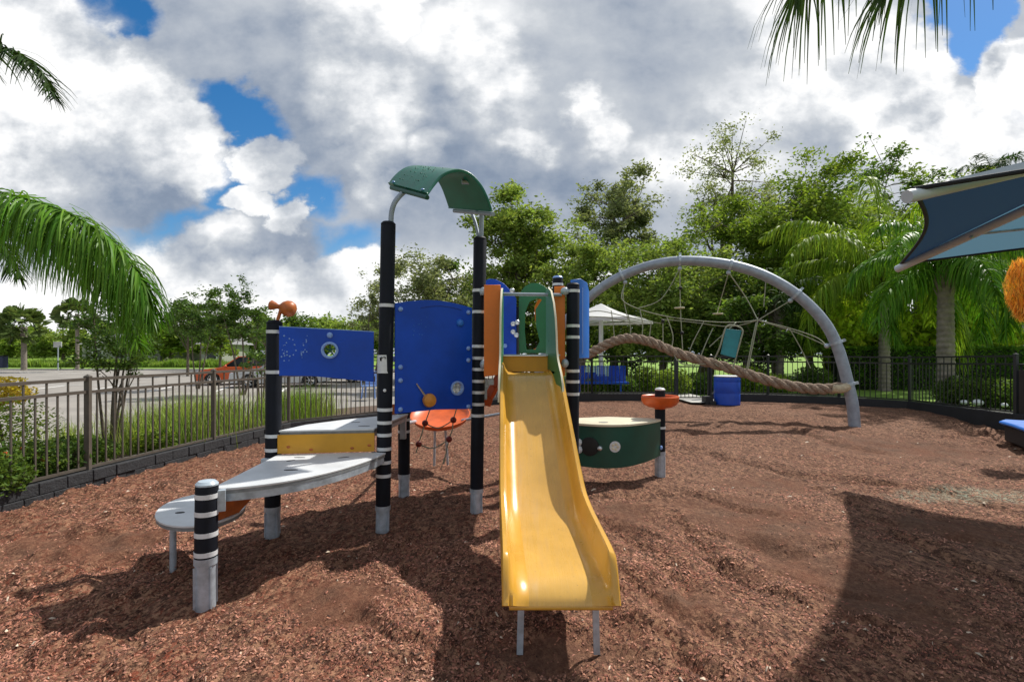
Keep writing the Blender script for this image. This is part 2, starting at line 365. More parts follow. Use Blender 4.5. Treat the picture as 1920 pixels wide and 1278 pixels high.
def mulch_mat():
    m=bpy.data.materials.new('mulch'); m.use_nodes=True; nt=m.node_tree;N=nt.nodes;L=nt.links;b=N['Principled BSDF']
    b.inputs['Roughness'].default_value=.9; b.inputs['Specular IOR Level'].default_value=.2
    geo=N.new('ShaderNodeNewGeometry')
    def nzz(sc,det=5,r=.6,off=(0,0,0),scl=(1,1,1)):
        mp=N.new('ShaderNodeMapping'); mp.inputs['Location'].default_value=off; mp.inputs['Scale'].default_value=scl; L.new(geo.outputs['Position'],mp.inputs[0])
        n=N.new('ShaderNodeTexNoise'); n.inputs['Scale'].default_value=sc; n.inputs['Detail'].default_value=det; n.inputs['Roughness'].default_value=r; L.new(mp.outputs[0],n.inputs['Vector']); return n.outputs[0]
    def mrr(x,a,b_,c=0,d=1):
        n=N.new('ShaderNodeMapRange'); n.inputs[1].default_value=a;n.inputs[2].default_value=b_;n.inputs[3].default_value=c;n.inputs[4].default_value=d; L.new(x,n.inputs[0]); return n.outputs[0]
    def mixc(f,a,b_,bt='MIX'):
        n=N.new('ShaderNodeMix'); n.data_type='RGBA'; n.blend_type=bt
        if hasattr(f,'links'): L.new(f,n.inputs[0])
        else: n.inputs[0].default_value=f
        for s_,x in ((6,a),(7,b_)):
            if hasattr(x,'links'): L.new(x,n.inputs[s_])
            else: n.inputs[s_].default_value=(*x,1)
        return n.outputs[2]
    big=mrr(nzz(.55,4,.6),.38,.62)
    c=mixc(big,(.25,.052,.024),(.25,.078,.045))
    # redder bed on the left, drier and dustier to the right
    sp=N.new('ShaderNodeSeparateXYZ'); L.new(geo.outputs['Position'],sp.inputs[0])
    dust=mrr(sp.outputs[0],-1.5,2.2)
    c=mixc(dust,c,mixc(big,(.215,.078,.048),(.28,.145,.10)))
    c=mixc(mrr(nzz(1.3,6,.65,(4,2,0)),.5,.68,0,.65),c,(.13,.068,.045))
    c=mixc(mrr(nzz(9,5,.7,(1,7,0)),.35,.7,0,.5),c,(.33,.20,.14))
    # sandy bare patch at right
    mp=N.new('ShaderNodeMapping'); mp.vector_type='TEXTURE'; mp.inputs['Location'].default_value=(5.0,5.35,0); mp.inputs['Rotation'].default_value=(0,0,.0); mp.inputs['Scale'].default_value=(1.25,.32,10)
    L.new(geo.outputs['Position'],mp.inputs[0]); ln=N.new('ShaderNodeVectorMath'); ln.operation='LENGTH'; L.new(mp.outputs[0],ln.inputs[0])
    ad=N.new('ShaderNodeMath'); ad.operation='MULTIPLY_ADD'; L.new(nzz(3,6,.7),ad.inputs[0]); ad.inputs[1].default_value=1.6; L.new(ln.outputs['Value'],ad.inputs[2])
    c=mixc(mrr(ad.outputs[0],1.9,1.25),c,(.42,.44,.33))
    at=N.new('ShaderNodeAttribute'); at.attribute_name='wear'; wear=at.outputs['Fac']
    c=mixc(mrr(wear,0,1,0,.85),c,mixc(mrr(nzz(2.2,5,.6,(3,3,0)),.35,.65),(.19,.075,.042),(.13,.075,.05)))
    inv=mrr(wear,0,1,1,.22)
    def mul(a,b_):
        n=N.new('ShaderNodeMath'); n.operation='MULTIPLY'; L.new(a,n.inputs[0]); L.new(b_,n.inputs[1]); return n.outputs[0]
    # chips: stretched cells turned two ways
    hs=[]
    for k,(rot,sc) in enumerate(((.4,62),(1.9,85),(2.7,48))):
        mp=N.new('ShaderNodeMapping'); mp.inputs['Rotation'].default_value=(0,0,rot); mp.inputs['Scale'].default_value=(1,.55,1); L.new(geo.outputs['Position'],mp.inputs[0])
        v=N.new('ShaderNodeTexVoronoi'); v.inputs['Scale'].default_value=sc; v.feature='F1'; v.inputs['Randomness'].default_value=1
        dn=N.new('ShaderNodeTexNoise'); dn.inputs['Scale'].default_value=9+3*k; dn.inputs['Detail'].default_value=4; dn.inputs['Roughness'].default_value=.75; L.new(geo.outputs['Position'],dn.inputs['Vector'])
        dv=N.new('ShaderNodeVectorMath'); dv.operation='MULTIPLY_ADD'; L.new(dn.outputs['Color'],dv.inputs[0]); dv.inputs[1].default_value=(.12,.12,.0); L.new(mp.outputs[0],dv.inputs[2]); L.new(dv.outputs[0],v.inputs['Vector'])
        sx=N.new('ShaderNodeSeparateColor'); L.new(v.outputs['Color'],sx.inputs[0])
        c=mixc(mul(mrr(sx.outputs[0],.62,.98,0,.8),inv),c,(.46,.25,.15)); c=mixc(mul(mrr(sx.outputs[1],.5,1,0,.8),inv),c,(.035,.014,.009))
        hs.append(sx.outputs[2]); 
    L.new(c,b.inputs['Base Color'])
    hm=N.new('ShaderNodeMath'); hm.operation='ADD'; L.new(hs[0],hm.inputs[0]); L.new(hs[1],hm.inputs[1])
    h2=N.new('ShaderNodeMath'); h2.operation='MULTIPLY_ADD'; L.new(nzz(22,6,.75),h2.inputs[0]); h2.inputs[1].default_value=2.4; L.new(hm.outputs[0],h2.inputs[2])
    bp=N.new('ShaderNodeBump'); bp.inputs['Strength'].default_value=.9; bp.inputs['Distance'].default_value=.012; L.new(h2.outputs[0],bp.inputs['Height']); L.new(bp.outputs[0],b.inputs['Normal'])
    return m
m_mulch=mulch_mat()
build_mulch()
def chips():
    rng=np.random.default_rng(5); C=[]
    def region(y0,y1,dens):
        n=int(dens*(y1-y0)*(y0+y1)*1.06)
        y=rng.uniform(y0,y1,n); x=rng.uniform(-1.06,1.06,n)*y; return np.stack([x,y],1)
    for a,b,d in ((1.95,3,4600),(3,4.2,2600),(4.2,6,1000),(6,9,260)): C.append(region(a,b,d))
    C=np.concatenate(C); ok=[];Z=[]
    for x,y in C:
        if not inside(x,y): continue
        n=noise.noise(Vector((x*.9,y*1.2,2)))+.5*noise.noise(Vector((x*3.1,y*3.1,5)))+.12
        if n<rng.uniform(-.5,.45): continue
        ok.append((x,y)); Z.append(gz(x,y))
    C=np.array(ok);Z=np.array(Z); dh,wn=relief_np(C[:,0],C[:,1]); Z=Z+dh; kp=rng.random(len(C))>wn*.93; C=C[kp];Z=Z[kp]; n=len(C); pale=rng.random(n)<.004
    a=rng.uniform(0,2*np.pi,n); l=rng.uniform(.006,.022,n)*(.75+.13*C[:,1]); w=l*rng.uniform(.15,.38,n); t=rng.uniform(-.006,.012,n)
    d=np.stack([np.cos(a),np.sin(a)],1); e=np.stack([-np.sin(a),np.cos(a)],1)
    def V(u,v,z): return np.concatenate([C+d*(l*u)[:,None]+e*(w*v)[:,None],(Z+z)[:,None]],1)
    vs=np.stack([V(-.5,-.5,.001+t*0),V(.5,-.4,.001+t),V(.45,.5,.002+t),V(-.5,.4,.003+t*0),V(0,0,.009+t*.6)],1).reshape(-1,3)
    b=np.arange(n)*5; F=np.concatenate([np.stack([b,b+1,b+4],1),np.stack([b+1,b+2,b+4],1),np.stack([b+2,b+3,b+4],1),np.stack([b+3,b,b+4],1)])
    pi=np.nonzero(pale)[0]; pv=vs.reshape(n,5,3)[pi]; c0=pv.mean(1,keepdims=True); pv=c0+(pv-c0)*rng.uniform(1.2,2.0,(len(pi),1,1))+np.array([0,0,.004]); b2=np.arange(len(pi))*5
    tag(npmesh('pale_chips',pv.reshape(-1,3),np.concatenate([np.stack([b2,b2+1,b2+4],1),np.stack([b2+1,b2+2,b2+4],1),np.stack([b2+2,b2+3,b2+4],1),np.stack([b2+3,b2,b2+4],1)]),mat('pale_chip',(.62,.50,.38),.8,island=.3,hue=0)),'scattered pale dry wood flakes on the red mulch','mulch',kind='stuff')
    o=npmesh('mulch_chips',vs,F,mat('wood_chip',(.19,.058,.033),.85,var2=(.37,.19,.13),vscale=3.3,island=.9,hue=.008)); tag(o,'loose shredded red brown wood mulch chips over playground floor','mulch',kind='stuff')
chips()
def sheet(name,pts,z,m,zs=None):
    b=MB(); loop=[(x,y) for x,y in pts]; tri=tessellate_polygon([[Vector((x,y,0)) for x,y in loop]])
    vs=[(x,y,(zs[i] if zs else z)) for i,(x,y) in enumerate(loop)]
    fs=[]
    for t in tri:
        a,c,d=[Vector(loop[i]) for i in t]
        fs.append(t if (c-a).cross(d-a)>0 else (t[0],t[2],t[1]))
    b.add(vs,fs); o=b.build(name,m,smooth=0); tag(o,kind='structure'); return o
m_grass=mat('lawn',(.13,.24,.02),.9,var2=(.22,.36,.04),vscale=1.7,bump=.8,bscale=25)
m_soil=mat('planting_soil',(.10,.065,.045),.95,var=.35,vscale=6,bump=.7,bscale=30)
m_lot=mat('parking_paving',(.27,.25,.225),.85,var=.22,vscale=.45,bump=.2,bscale=40)
m_paint=mat('road_paint',(.78,.78,.76),.7,var=.08,vscale=5)
g=1500
sheet('ground',[(-g,-60),(g,-60),(g,g),(-g,g)],-.35,m_grass)
sheet('parking_lot',[(-90,-20),(-9.5,-20),(-8.6,3),(-8.0,9),(-6.9,12.5),(-4.5,15.5),(-1.5,17.5),(2,19),(2,50),(-22,51),(-90,53)],-.15,m_lot)
sheet('planting_bed',[(-9.7,-4),(-6.0,-4)]+[(a[0]-.1,a[1]) for a in FL]+[(2.3,19),(-1.5,17.6),(-4.6,15.6),(-7.0,12.6),(-8.1,9),(-8.7,3)],0,m_soil,
      zs=[-.1,0]+[a[2]-.1 for a in FL]+[-.1]*6)
sheet('lawn',[(2.25,14.9),(4.7,14.95),(5.8,14.95),(7.3,14.6),(8.95,13.9),(9.95,12.6),(9.85,9.5),(10.6,8.4),(10.6,-4),(90,-4),(90,110),(2.2,110)],.16,m_grass)
sheet('far_lawn',[(-120,53.3),(-22,51.3),(2.2,50.3),(2.2,84),(-150,84)],-.02,m_grass,zs=[-.02,-.02,-.02,.98,.98])
k=MB()
for i in range(9):
    x=-34+i*2.9; k.box((x,24.4,-.144),(.12,4.6,.004),rz=.35)
for i in range(8):
    x=-60+i*3.2; k.box((x,45,-.144),(.14,5,.004))
k.box((-25,27.2,-.143),(24,.12,.004)); 
tag(k.build('parking_lines',m_paint,smooth=0),kind='structure')
kb=MB(); kb.bar((-100,53,-.1),(2.2,50.2,-.1),.3,.22); tag(kb.build('far_kerb',m_concrete,smooth=0),kind='structure')
sheet('path',[(4.75,13.55),(5.72,13.5),(5.72,17),(4.75,17)],.215,m_concrete)
# ---------------------------------------------------------------- fences
def fence(pts,label,m,group,gate=False):
    root=thing('metal_fence' if not gate else 'metal_gate',label,'fence' if not gate else 'gate',loc=pts[0],group=group)
    rails=[MB(),MB(),MB()]
    hts=(1.08,.93,.04)
    for i in range(len(pts)-1):
        a=Vector(pts[i]);b=Vector(pts[i+1]); d=(b-a)
        for r,h in zip(rails,hts): r.bar(a+Vector((0,0,h)),b+Vector((0,0,h)),.034,.036 if h>.1 else .03)
        p=MB(); n=max(2,round(d.length/.118)); 
        for k in range(1,n):
            q=a+d*(k/n); top=1.065 if k%2==0 else .915
            p.box(q+Vector((0,0,(top+.05)/2)),(.016,.016,top-.05),rz=math.atan2(d.y,d.x))
        p.build('picket_panel',m,root,smooth=0)
    for r in rails: r.build('rail',m,root,smooth=0)
    for q in pts:
        p=MB(); q=Vector(q); w=.055
        p.box(q+Vector((0,0,.53)),(w,w,1.14),rz=.15); 
        p.lathe([(w*.80,1.10),(w*.80,1.115),(0.0,1.14)],q,Matrix.Rotation(.15+math.pi/4,3,'Z'),4); p.build('post',m,root,smooth=0)
    return root
fence(FL,'bronze metal picket fence on the left between planting bed and mulch',m_fence,None)
fence(FB,'short run of black picket fence behind the white canopy post',m_fenceb,None)
fence(FB2,'black picket fence curving round the back right by the palms',m_fenceb,None)
fence([(4.78,14.83,.20),(5.69,14.83,.20)],'black picket gate over the pale concrete threshold beside the blue drum',m_fenceb,None,gate=True)
def kerb(name,pts,th,h,m,label,off=0,blocks=False):
    b=MB()
    for i in range(len(pts)-1):
        a=Vector(pts[i]);c=Vector(pts[i+1]);d=(c-a); L_=d.length; X=d.normalized(); nrm=Vector((X.y,-X.x,0)).normalized()
        if not blocks:
            b.bar(a+Vector((0,0,-h/2))+nrm*off-X*.03,c+Vector((0,0,-h/2))+nrm*off+X*.03,th,h)
        else:
            n=max(1,round(L_/.3))
            for row in range(2):
                for k in range(n):
                    t0=(k+(.5 if row else 0))/n; t1=min(1,t0+.985/n)
                    if t0>=1: continue
                    j=random.Random(i*100+k*2+row).uniform(-.012,.012)
                    p0=a+d*t0;p1=a+d*t1; zz=-h*(.25+.5*row)
                    b.bar(p0+Vector((0,0,zz))+nrm*(off+j),p1+Vector((0,0,zz))+nrm*(off+j),th,h*.48)
            b.bar(a+Vector((0,0,-h*.5-.01)),c+Vector((0,0,-h*.5-.01)),th*.8,h*.9)
    o=b.build(name,m,smooth=0,bevel=.006 if blocks else .008,seg=1); tag(o,label,'kerb'); return o
m_block=mat('split_block',(.028,.029,.033),.85,var=.35,vscale=14,bump=1,bscale=45)
kerb('block_kerb',[(a,b,c+.012) for a,b,c in FL[:7]],.16,.26,m_block,'low charcoal split block kerb carrying the left fence',blocks=True)
kerb('timber_kerb',[(a,b,c+.012) for a,b,c in FL[6:]]+[(4.72,14.8,.362)],.14,.3,m_kerb,'black timber kerb under the back fence behind the blue bench')
kerb('timber_kerb',[(a,b,c+.012) for a,b,c in FB2]+[(9.6,9.15,.39),(10.6,8.6,.4)],.16,.34,m_kerb,'black timber kerb curving along the back right below the palms')
# ---------------------------------------------------------------- play structure
A=Vector((-1.847,3.083,0));B=Vector((-2.0,4.27,0));C=Vector((-1.113,4.4,0));D=Vector((-.34,4.88,0));E=Vector((.572,4.88,0));Fp=Vector((.55,6.15,0));G=Vector((.02,6.2,0));I=Vector((-1.16,5.5,0));Hh=Vector((1.81,6.26,0))
ps=thing('play_structure','blue and green climbing frame with yellow slide and black banded posts','playground tower',loc=(-.3,4.9,0))
RP=.0625
def post(base,top,bands,lean=(0,0),sleeve=.22,cap=m_black,capr=1.0,label=None):
    base=Vector(base); gzb=-.06
    T=Vector((lean[0],lean[1],top)).normalized(); M=T.to_track_quat('Z','Y').to_matrix()
    b=MB(); bw=.028
    b.lathe([(RP,sleeve),(RP,top-.012),(RP*.93,top)],base,M,28,mi=0)
    for z in bands: b.lathe([(RP,z-bw/2),(RP+.002,z-bw/2),(RP+.002,z+bw/2),(RP,z+bw/2)],base,M,28,mi=1)
    o=b.build('post',[m_black,m_white],ps)
    if label: o['label']=label
    s=MB(); s.lathe([(RP*.92,gzb),(RP*.92,sleeve-.03),(RP*1.03,sleeve-.03),(RP*1.03,sleeve+.012),(RP*.9,sleeve+.012)],base,M,24)
    for k in range(4):
        a=k*math.pi/2-.6; q=M@Vector((RP*.95*math.cos(a),RP*.95*math.sin(a),sleeve*.4)); s.box(base+q,(.008,.02,sleeve*.9),rz=a)
    s.build('post_sleeve',m_steel,o)
    c=MB(); c.lathe([(RP*capr,top-.004),(RP*capr,top+.006),(RP*.75*capr,top+.022),(0,top+.03)],base,M,24); c.build('post_cap',cap,o)
    return o
def zz(py,d): return H-(py-663)/960*d
post(A,.715,[zz(y,3.08) for y in (928,960,999,1035)],(.01,0),.27,mat('pale_grey_cap',(.42,.50,.57),.3))
post(B,1.755,[zz(y,4.27) for y in (622,697,816,842,880)],(.02,0),.22)
pc=post(C,2.61,[zz(y,4.4) for y in (573,767,791,814,840,865,890)],(.05,0),.19,label='tall black banded post with a white sticker')
post(D,2.59,[zz(y,4.88) for y in (545,585,649,671,692,714,735,757,778)],(.035,0),.21)
post(E,2.15,[zz(y,4.88) for y in (546,611,632,695,715,738)],(.01,0),.21)
post(Fp,2.41,[2.33],(0,0),.21,m_ltblue)
post(G,2.05,[],(0,0),.21)
post(I,1.85,[zz(y,5.5) for y in (786,808)],(0,0),.2)
post(Hh,1.06,[.6],(0,0),.3,m_white)
# sticker
b=MB(); n=10; cx=C.x+.02
vs=[];fs=[]
for i in range(n+1):
    a=R(-150+110*i/n)
    for z in (1.335,1.49): vs.append((cx+(RP+.003)*math.cos(a)+.0,C.y+(RP+.003)*math.sin(a),z))
fs=[(2*i,2*i+2,2*i+3,2*i+1) for i in range(n)]; b.add(vs,fs)
for (ax,az,w,h) in ((-.018,1.455,.014,.03),(-.008,1.468,.02,.008),(.014,1.472,.02,.006),(.02,1.462,.012,.006)):
    yy=C.y-math.sqrt(max(0,(RP+.005)**2-(ax)**2)); b.box((cx+ax,yy-.002,az),(w,.003,h),mi=1)
b.build('sticker',[m_white,m_dark],pc,smooth=40)
b=MB(); b.sphere((C.x+.035,C.y-.066,1.19),.014,sc=(1,.6,1)); b.build('bolt_cap',m_white,pc)
def panel_frame(p,q):
    ex=(Vector((q[0],q[1],0))-Vector((p[0],p[1],0))).normalized(); return ex,Vector((0,0,1))
def bolt(parent,pos,nrm,r=.022,m=m_ltblue,name='bolt_cap'):
    M=Vector(nrm).to_track_quat('Z','Y').to_matrix(); b=MB(); b.lathe([(r,0),(r,.006),(r*.75,.014),(r*.3,.018),(0,.018)],pos,M,18); return b.build(name,m,parent)
# big blue panel C-D
off=Vector((.53,-.85,0))
o0=C+Vector((.085,.035,0))+off*.03; o1=D-Vector((.06,.05,0))+off*.03; ex,ey=panel_frame(o0,o1); W=(o1-o0).length
nrm=ex.cross(ey).normalized()
top=[(W*t,1.93+.055*math.sin(math.pi*min(1,max(0,t*.92+.02)))-.012*t) for t in [1-i/16 for i in range(17)]]
pw=(W*.79,1.185)
pl=MB(); pl.prism([[(0,.985),(W*.5,1.0),(W,.985)]+top,circ(pw[0],pw[1],.052)],o0,ex,ey,.02)
pan=pl.build('climbing_panel',m_blue,ps,bevel=.003); pan['label']='large blue panel with arched top and round window'
def PP(a,b,out=.021): return o0+ex*a+ey*b+nrm*out
for a,b_ in ((.045,1.885),(.045,1.385),(.045,1.27),(.045,1.02),(W-.04,1.885),(W-.04,1.55),(W-.04,1.44),(W-.04,1.01)): bolt(pan,PP(a,b_),nrm,.021)
b=MB(); M=nrm.to_track_quat('Z','Y').to_matrix(); 
b.lathe([(.052,-.024),(.066,-.0),(.066,.012),(.052,.014),(.050,-.024)],PP(*pw),M,28); b.build('window_ring',m_ltblue,pan)
b=MB(); b.lathe([(.0,.0),(.052,.0)],PP(*pw,out=.012),M,28); 
mw=bpy.data.materials.new('window_plastic'); mw.use_nodes=True; bb=mw.node_tree.nodes['Principled BSDF']; bb.inputs['Transmission Weight'].default_value=.9; bb.inputs['Roughness'].default_value=.08; bb.inputs['Base Color'].default_value=(.9,.95,.97,1); bb.inputs['IOR'].default_value=1.1
b.build('window_pane',mw,pan)
b=MB(); b.lathe([(.036,0),(.036,.008),(.025,.024),(0,.03)],PP(W*.83,1.785),M,24); b.build('dome_knob',m_blue2,pan)
b=MB(); b.lathe([(.0,0),(.03,.0),(.03,.012),(.056,.016),(.063,.04),(.056,.064),(.02,.075),(0,.075)],PP(W*.40,1.09),M,26); kn=b.build('turning_knob',m_yellow if False else mat('ochre_knob',(.55,.22,.03),.4,var=.25,vscale=14),pan)
b=MB(); b.tube([PP(W*.36,1.13,.03),PP(W*.25,1.24,.035)],[.012,.007],8); b.build('lever',m_chrome,pan)
# engraved bubbles (shallow pale discs) as one decorative relief
def dots(parent,fr,pts,m,r=(.006,.011)):
    b=MB(); rn=random.Random(3)
    for a,c in pts:
        rr=rn.uniform(*r); b.lathe([(rr,0),(rr*.8,.003),(0,.003)],fr(a,c),M,10)
    return b.build('bubble_relief',m,parent)
rn=random.Random(11)
dots(pan,lambda a,c:PP(a,c),[(.16+rn.uniform(-.02,.13),1.66+rn.uniform(0,.17)) for _ in range(13)],m_blue2,(.003,.006))
b=MB(); b.tube([PP(.08+.7*t,1.9+.03*math.sin(math.pi*t)-.05*(2*t-1)**2,.021) for t in [i/14 for i in range(15)]][3:12],.003,6); b.build('groove',mat('dark_blue_groove',(.004,.025,.22),.4),pan)
# left blue panel B-C
q0=B+Vector((.085,-.05,0)); q1=C+Vector((-.06,-.05,0)); ex2,_=panel_frame(q0,q1); W2=(q1-q0).length; nr2=ex2.cross(Vector((0,0,1))).normalized()
pl=MB(); c2=(W2*.53,1.53)
pl.prism([[(0,1.32),(W2*.35,1.315),(W2,1.262),(W2,1.685),(W2*.6,1.70),(0,1.722)],circ(c2[0],c2[1],.052)],q0,ex2,(0,0,1),.02)
pan2=pl.build('side_panel',m_blue,ps,bevel=.003); pan2['label']='low blue panel with a round porthole'
M2=nr2.to_track_quat('Z','Y').to_matrix()
def Q(a,b,out=.021): return q0+ex2*a+Vector((0,0,b))+nr2*out
b=MB(); b.lathe([(.052,-.024),(.053,.0),(.066,.0),(.070,.012),(.058,.018),(.050,.012),(.050,-.024)],Q(*c2),M2,28); b.build('porthole_ring',m_ltblue,pan2)
b=MB()
for k in range(5):
    a=k*2*math.pi/5+.3; b.tube([Q(c2[0],c2[1],.008),Q(c2[0]+.048*math.cos(a),c2[1]+.048*math.sin(a),.008)],.006,6)
b.build('porthole_spokes',m_dkgreen,pan2)
bolt(pan2,Q(W2*.53,1.655),nr2,.024)
M=M2
dots(pan2,lambda a,c:Q(a,c),[(.02+rn.uniform(0,.20),1.43+rn.uniform(0,.22)) for _ in range(34)],m_ltblue,(.003,.008))
# edge lips
b=MB(); b.bar(Q(0,1.724,.01),Q(W2*.6,1.702,.01),.022,.006); b.bar(Q(W2*.6,1.702,.01),Q(W2,1.687,.01),.022,.006); b.build('panel_edge',m_ltblue,pan2,smooth=0)
# decks
def deck(name,pts,z,th,slots=(),label=None,mtop=m_deck):
    b=MB(); b.prism([pts],(0,0,z-.014),(1,0,0),(0,1,0),.014); d=b.build(name,mtop,ps,bevel=.003)
    # steel frame under the board
    cx=sum(p[0] for p in pts)/len(pts);cy=sum(p[1] for p in pts)/len(pts)
    ins=[(cx+(x-cx)*.985,cy+(y-cy)*.985) for x,y in pts]
    b=MB(); b.prism([ins],(0,0,z-.014-.022),(1,0,0),(0,1,0),.0215,mi=0); b.prism([[(cx+(x-cx)*.97,cy+(y-cy)*.97) for x,y in pts]],(0,0,z-th),(1,0,0),(0,1,0),th-.037,mi=1)
    b.build('deck_frame',[m_edge,m_steel],d,smooth=30)
    if slots:
        b=MB()
        for (x,y,l,w,rz) in slots:
            o=[(l/2*math.cos(t)*(1)+0,w/2*math.sin(t)) for t in [2*math.pi*i/14 for i in range(14)]]
            o=[(x+a*math.cos(rz)-c*math.sin(rz),y+a*math.sin(rz)+c*math.cos(rz)) for a,c in o]
            b.prism([o],(0,0,z+.0005),(1,0,0),(0,1,0),.002)
        b.build('hand_slots',m_dark,d,smooth=0)
    if label: d['label']=label
    return d
def bez(a,c,b,n=12): return [((1-t)**2*a[0]+2*t*(1-t)*c[0]+t*t*b[0],(1-t)**2*a[1]+2*t*(1-t)*c[1]+t*t*b[1]) for t in [i/n for i in range(n+1)]]
front=bez((-1.79,3.16),(-1.22,3.35),(-1.06,4.30),18)
deck('deck',front+[(-1.17,4.33),(-1.93,4.22),(-1.86,3.17)],.67,.085,[(-1.72,3.98,.07,.02,.9),(-1.35,4.1,.09,.022,.5),(-1.58,3.66,.1,.03,.1),(-1.7,4.1,.09,.02,0)],'leaf shaped grey deck reaching to the short front post')
deck('deck',[(-1.93,4.235),(-1.17,4.345),(-1.1,5.43),(-1.3,5.3),(-1.62,4.95),(-1.85,4.6)],.865,.07,[(-1.45,4.75,.08,.02,.3),(-1.3,4.5,.1,.02,.1)],'triangular grey deck above the yellow riser')
dsk=[(-2.19+.43*math.cos(t)*-.53+.275*math.sin(t)*-.85,3.62+.43*math.cos(t)*.85+.275*math.sin(t)*-.53) for t in [2*math.pi*i/30 for i in range(30)]]
deck('deck',dsk[::(1 if sum(dsk[i][0]*dsk[(i+1)%30][1]-dsk[(i+1)%30][0]*dsk[i][1] for i in range(30))>0 else -1)],.415,.04,[(-2.27,3.5,.06,.035,.2)],'lowest rounded grey step')
# bracket plates
for c_,s_,q_ in (((A.x+.075,A.y+.03,.61),(.055,.04,.13),.5),((C.x-.055,C.y-.075,.60),(.04,.05,.14),.3),((B.x+.0,B.y-.08,.6),(.09,.05,.09),0)):
    b=MB(); b.box(c_,s_,rz=q_); b.build('deck_bracket',m_steel,ps,bevel=.003)
b=MB(); b.prism([[(0,0),(.78,0),(.78,.155),(0,.155)]],Vector((-1.94,4.245,.675)),Vector((.77,.11,0)),(0,0,1),.02)
ris=b.build('riser_board',m_yellow,ps,bevel=.003); ris['label']='yellow riser board between the grey decks'
for t_ in (.09,.27,.60,.74):
    b=MB(); q_=Vector((-1.94,4.245,.675))+Vector((.77,.11,0)).normalized()*t_; b.sphere(q_+Vector((.0,-.022,.04+.015*math.sin(t_*20))),.011,8,sc=(1.5,.4,1)); b.build('bolt_cap',m_brown,ris)
b=MB(); b.prism([[(0,0),(.10,0.0),(.40,.15),(.40,.22),(0,.22)]],Vector((-1.93,3.33,.37)),Vector((.09,.4,0)),(0,0,1),.02); rs=b.build('riser_board',m_brown,ps,bevel=.003); rs['label']='orange riser under the leaf shaped deck'
for (x,y,z1) in ((-2.37,3.58,.38),(-2.22,3.74,.38),(-2.0,3.36,.38)):
    b=MB(); b.tube([(x,y,-.06),(x,y,z1)],.021,12); b.lathe([(.04,z1-.006),(.04,z1+.0)],(x,y,0),None,14); b.build('leg',m_steel,ps)
# horn on post B
b=MB(); hz=1.885
prof=[(.0,-.11),(.03,-.112),(.041,-.10),(.032,-.07),(.019,-.045),(.021,-.03),(.05,-.002),(.066,.03),(.068,.06),(.052,.092),(.03,.105),(0,.107)]
Mx=Matrix.Rotation(R(90),3,'Y')@Matrix.Identity(3)
b.lathe(prof,(B.x+.09,B.y,hz),Matrix.Rotation(R(12),3,'Y')@Mx,24); hn=b.build('toy_telescope',m_brown,ps)
b=MB(); b.tube([(B.x+.04,B.y,1.76),(B.x+.07,B.y,1.86)],.014,10); b.tube([(B.x+.11,B.y,1.9),(B.x+.115,B.y,1.84)],.026,10); b.build('stem',m_brown,hn)
# upper deck
b=MB(); b.prism([[(p.x,p.y) for p in (C,D+Vector((.02,.03,0)),E+Vector((-.02,.03,0)),Fp,G,I)]],(0,0,1.43),(1,0,0),(0,1,0),.05); b.build('deck',m_deck,ps,bevel=.003)
b=MB(); b.box((.125,4.87,1.405),(.66,.02,.15)); rb=b.build('riser_board',m_yellow,ps,bevel=.003); rb['label']='yellow board above the slide entry'
b=MB(); b.box((.125,4.855,1.488),(.66,.05,.012)); b.build('deck_lip',m_steel,ps,smooth=0)
b=MB(); b.sphere((.39,4.85,1.36),.016); b.build('bolt_cap',m_chrome,ps)
# orange cheek boards
b=MB(); b.prism([[(0,0),(.155,.02),(.155,.86),(0,.86)]],(-.262,4.81,1.285),(1,.0,0),(0,0,1),.02); x_=b.build('cheek_board',m_orange,ps,bevel=.004); x_['label']='sunlit orange upright board left of the slide'
b=MB(); b.prism([[(0,0),(.105,0),(.105,.86),(0,.86)]],(.405,4.92,1.285),(1,-.1,0),(0,0,1),.02); b.build('cheek_board',m_orange,ps,bevel=.004)
b=MB(); b.tube([(-.30,4.82,2.065),(.47,4.84,2.055)],.016,14); hb=b.build('handlebar',m_steelb,ps)
for x in (-.27,.50):
    b=MB(); b.sphere((x,4.83,2.09),.038,16,sc=(1.1,.8,1)); b.tube([(x,4.85,2.09),(x-.05 if x<0 else x+.05,4.87,2.1)],.026,12); b.build('clamp',m_steel,hb)
for x,z in ((-.27,1.40),(.50,1.41)):
    b=MB(); b.sphere((x,4.83,z),.036,16,sc=(1,.8,1.2)); b.build('clamp',m_steel,ps)
b=MB(); b.box((-.235,4.95,1.23),(.12,.05,.06)); b.box((-.26,4.93,1.16),(.04,.045,.2)); b.build('deck_bracket',m_steel,ps,bevel=.004)
b=MB(); pts=[P(912,760,5.35),P(918,742,5.35),P(928,722,5.3),P(938,705,5.25)]
for i in range(3): b.bar(pts[i],pts[i+1],.06,.09)
ob=b.build('climbing_hold',m_orange2,ps,bevel=.01)
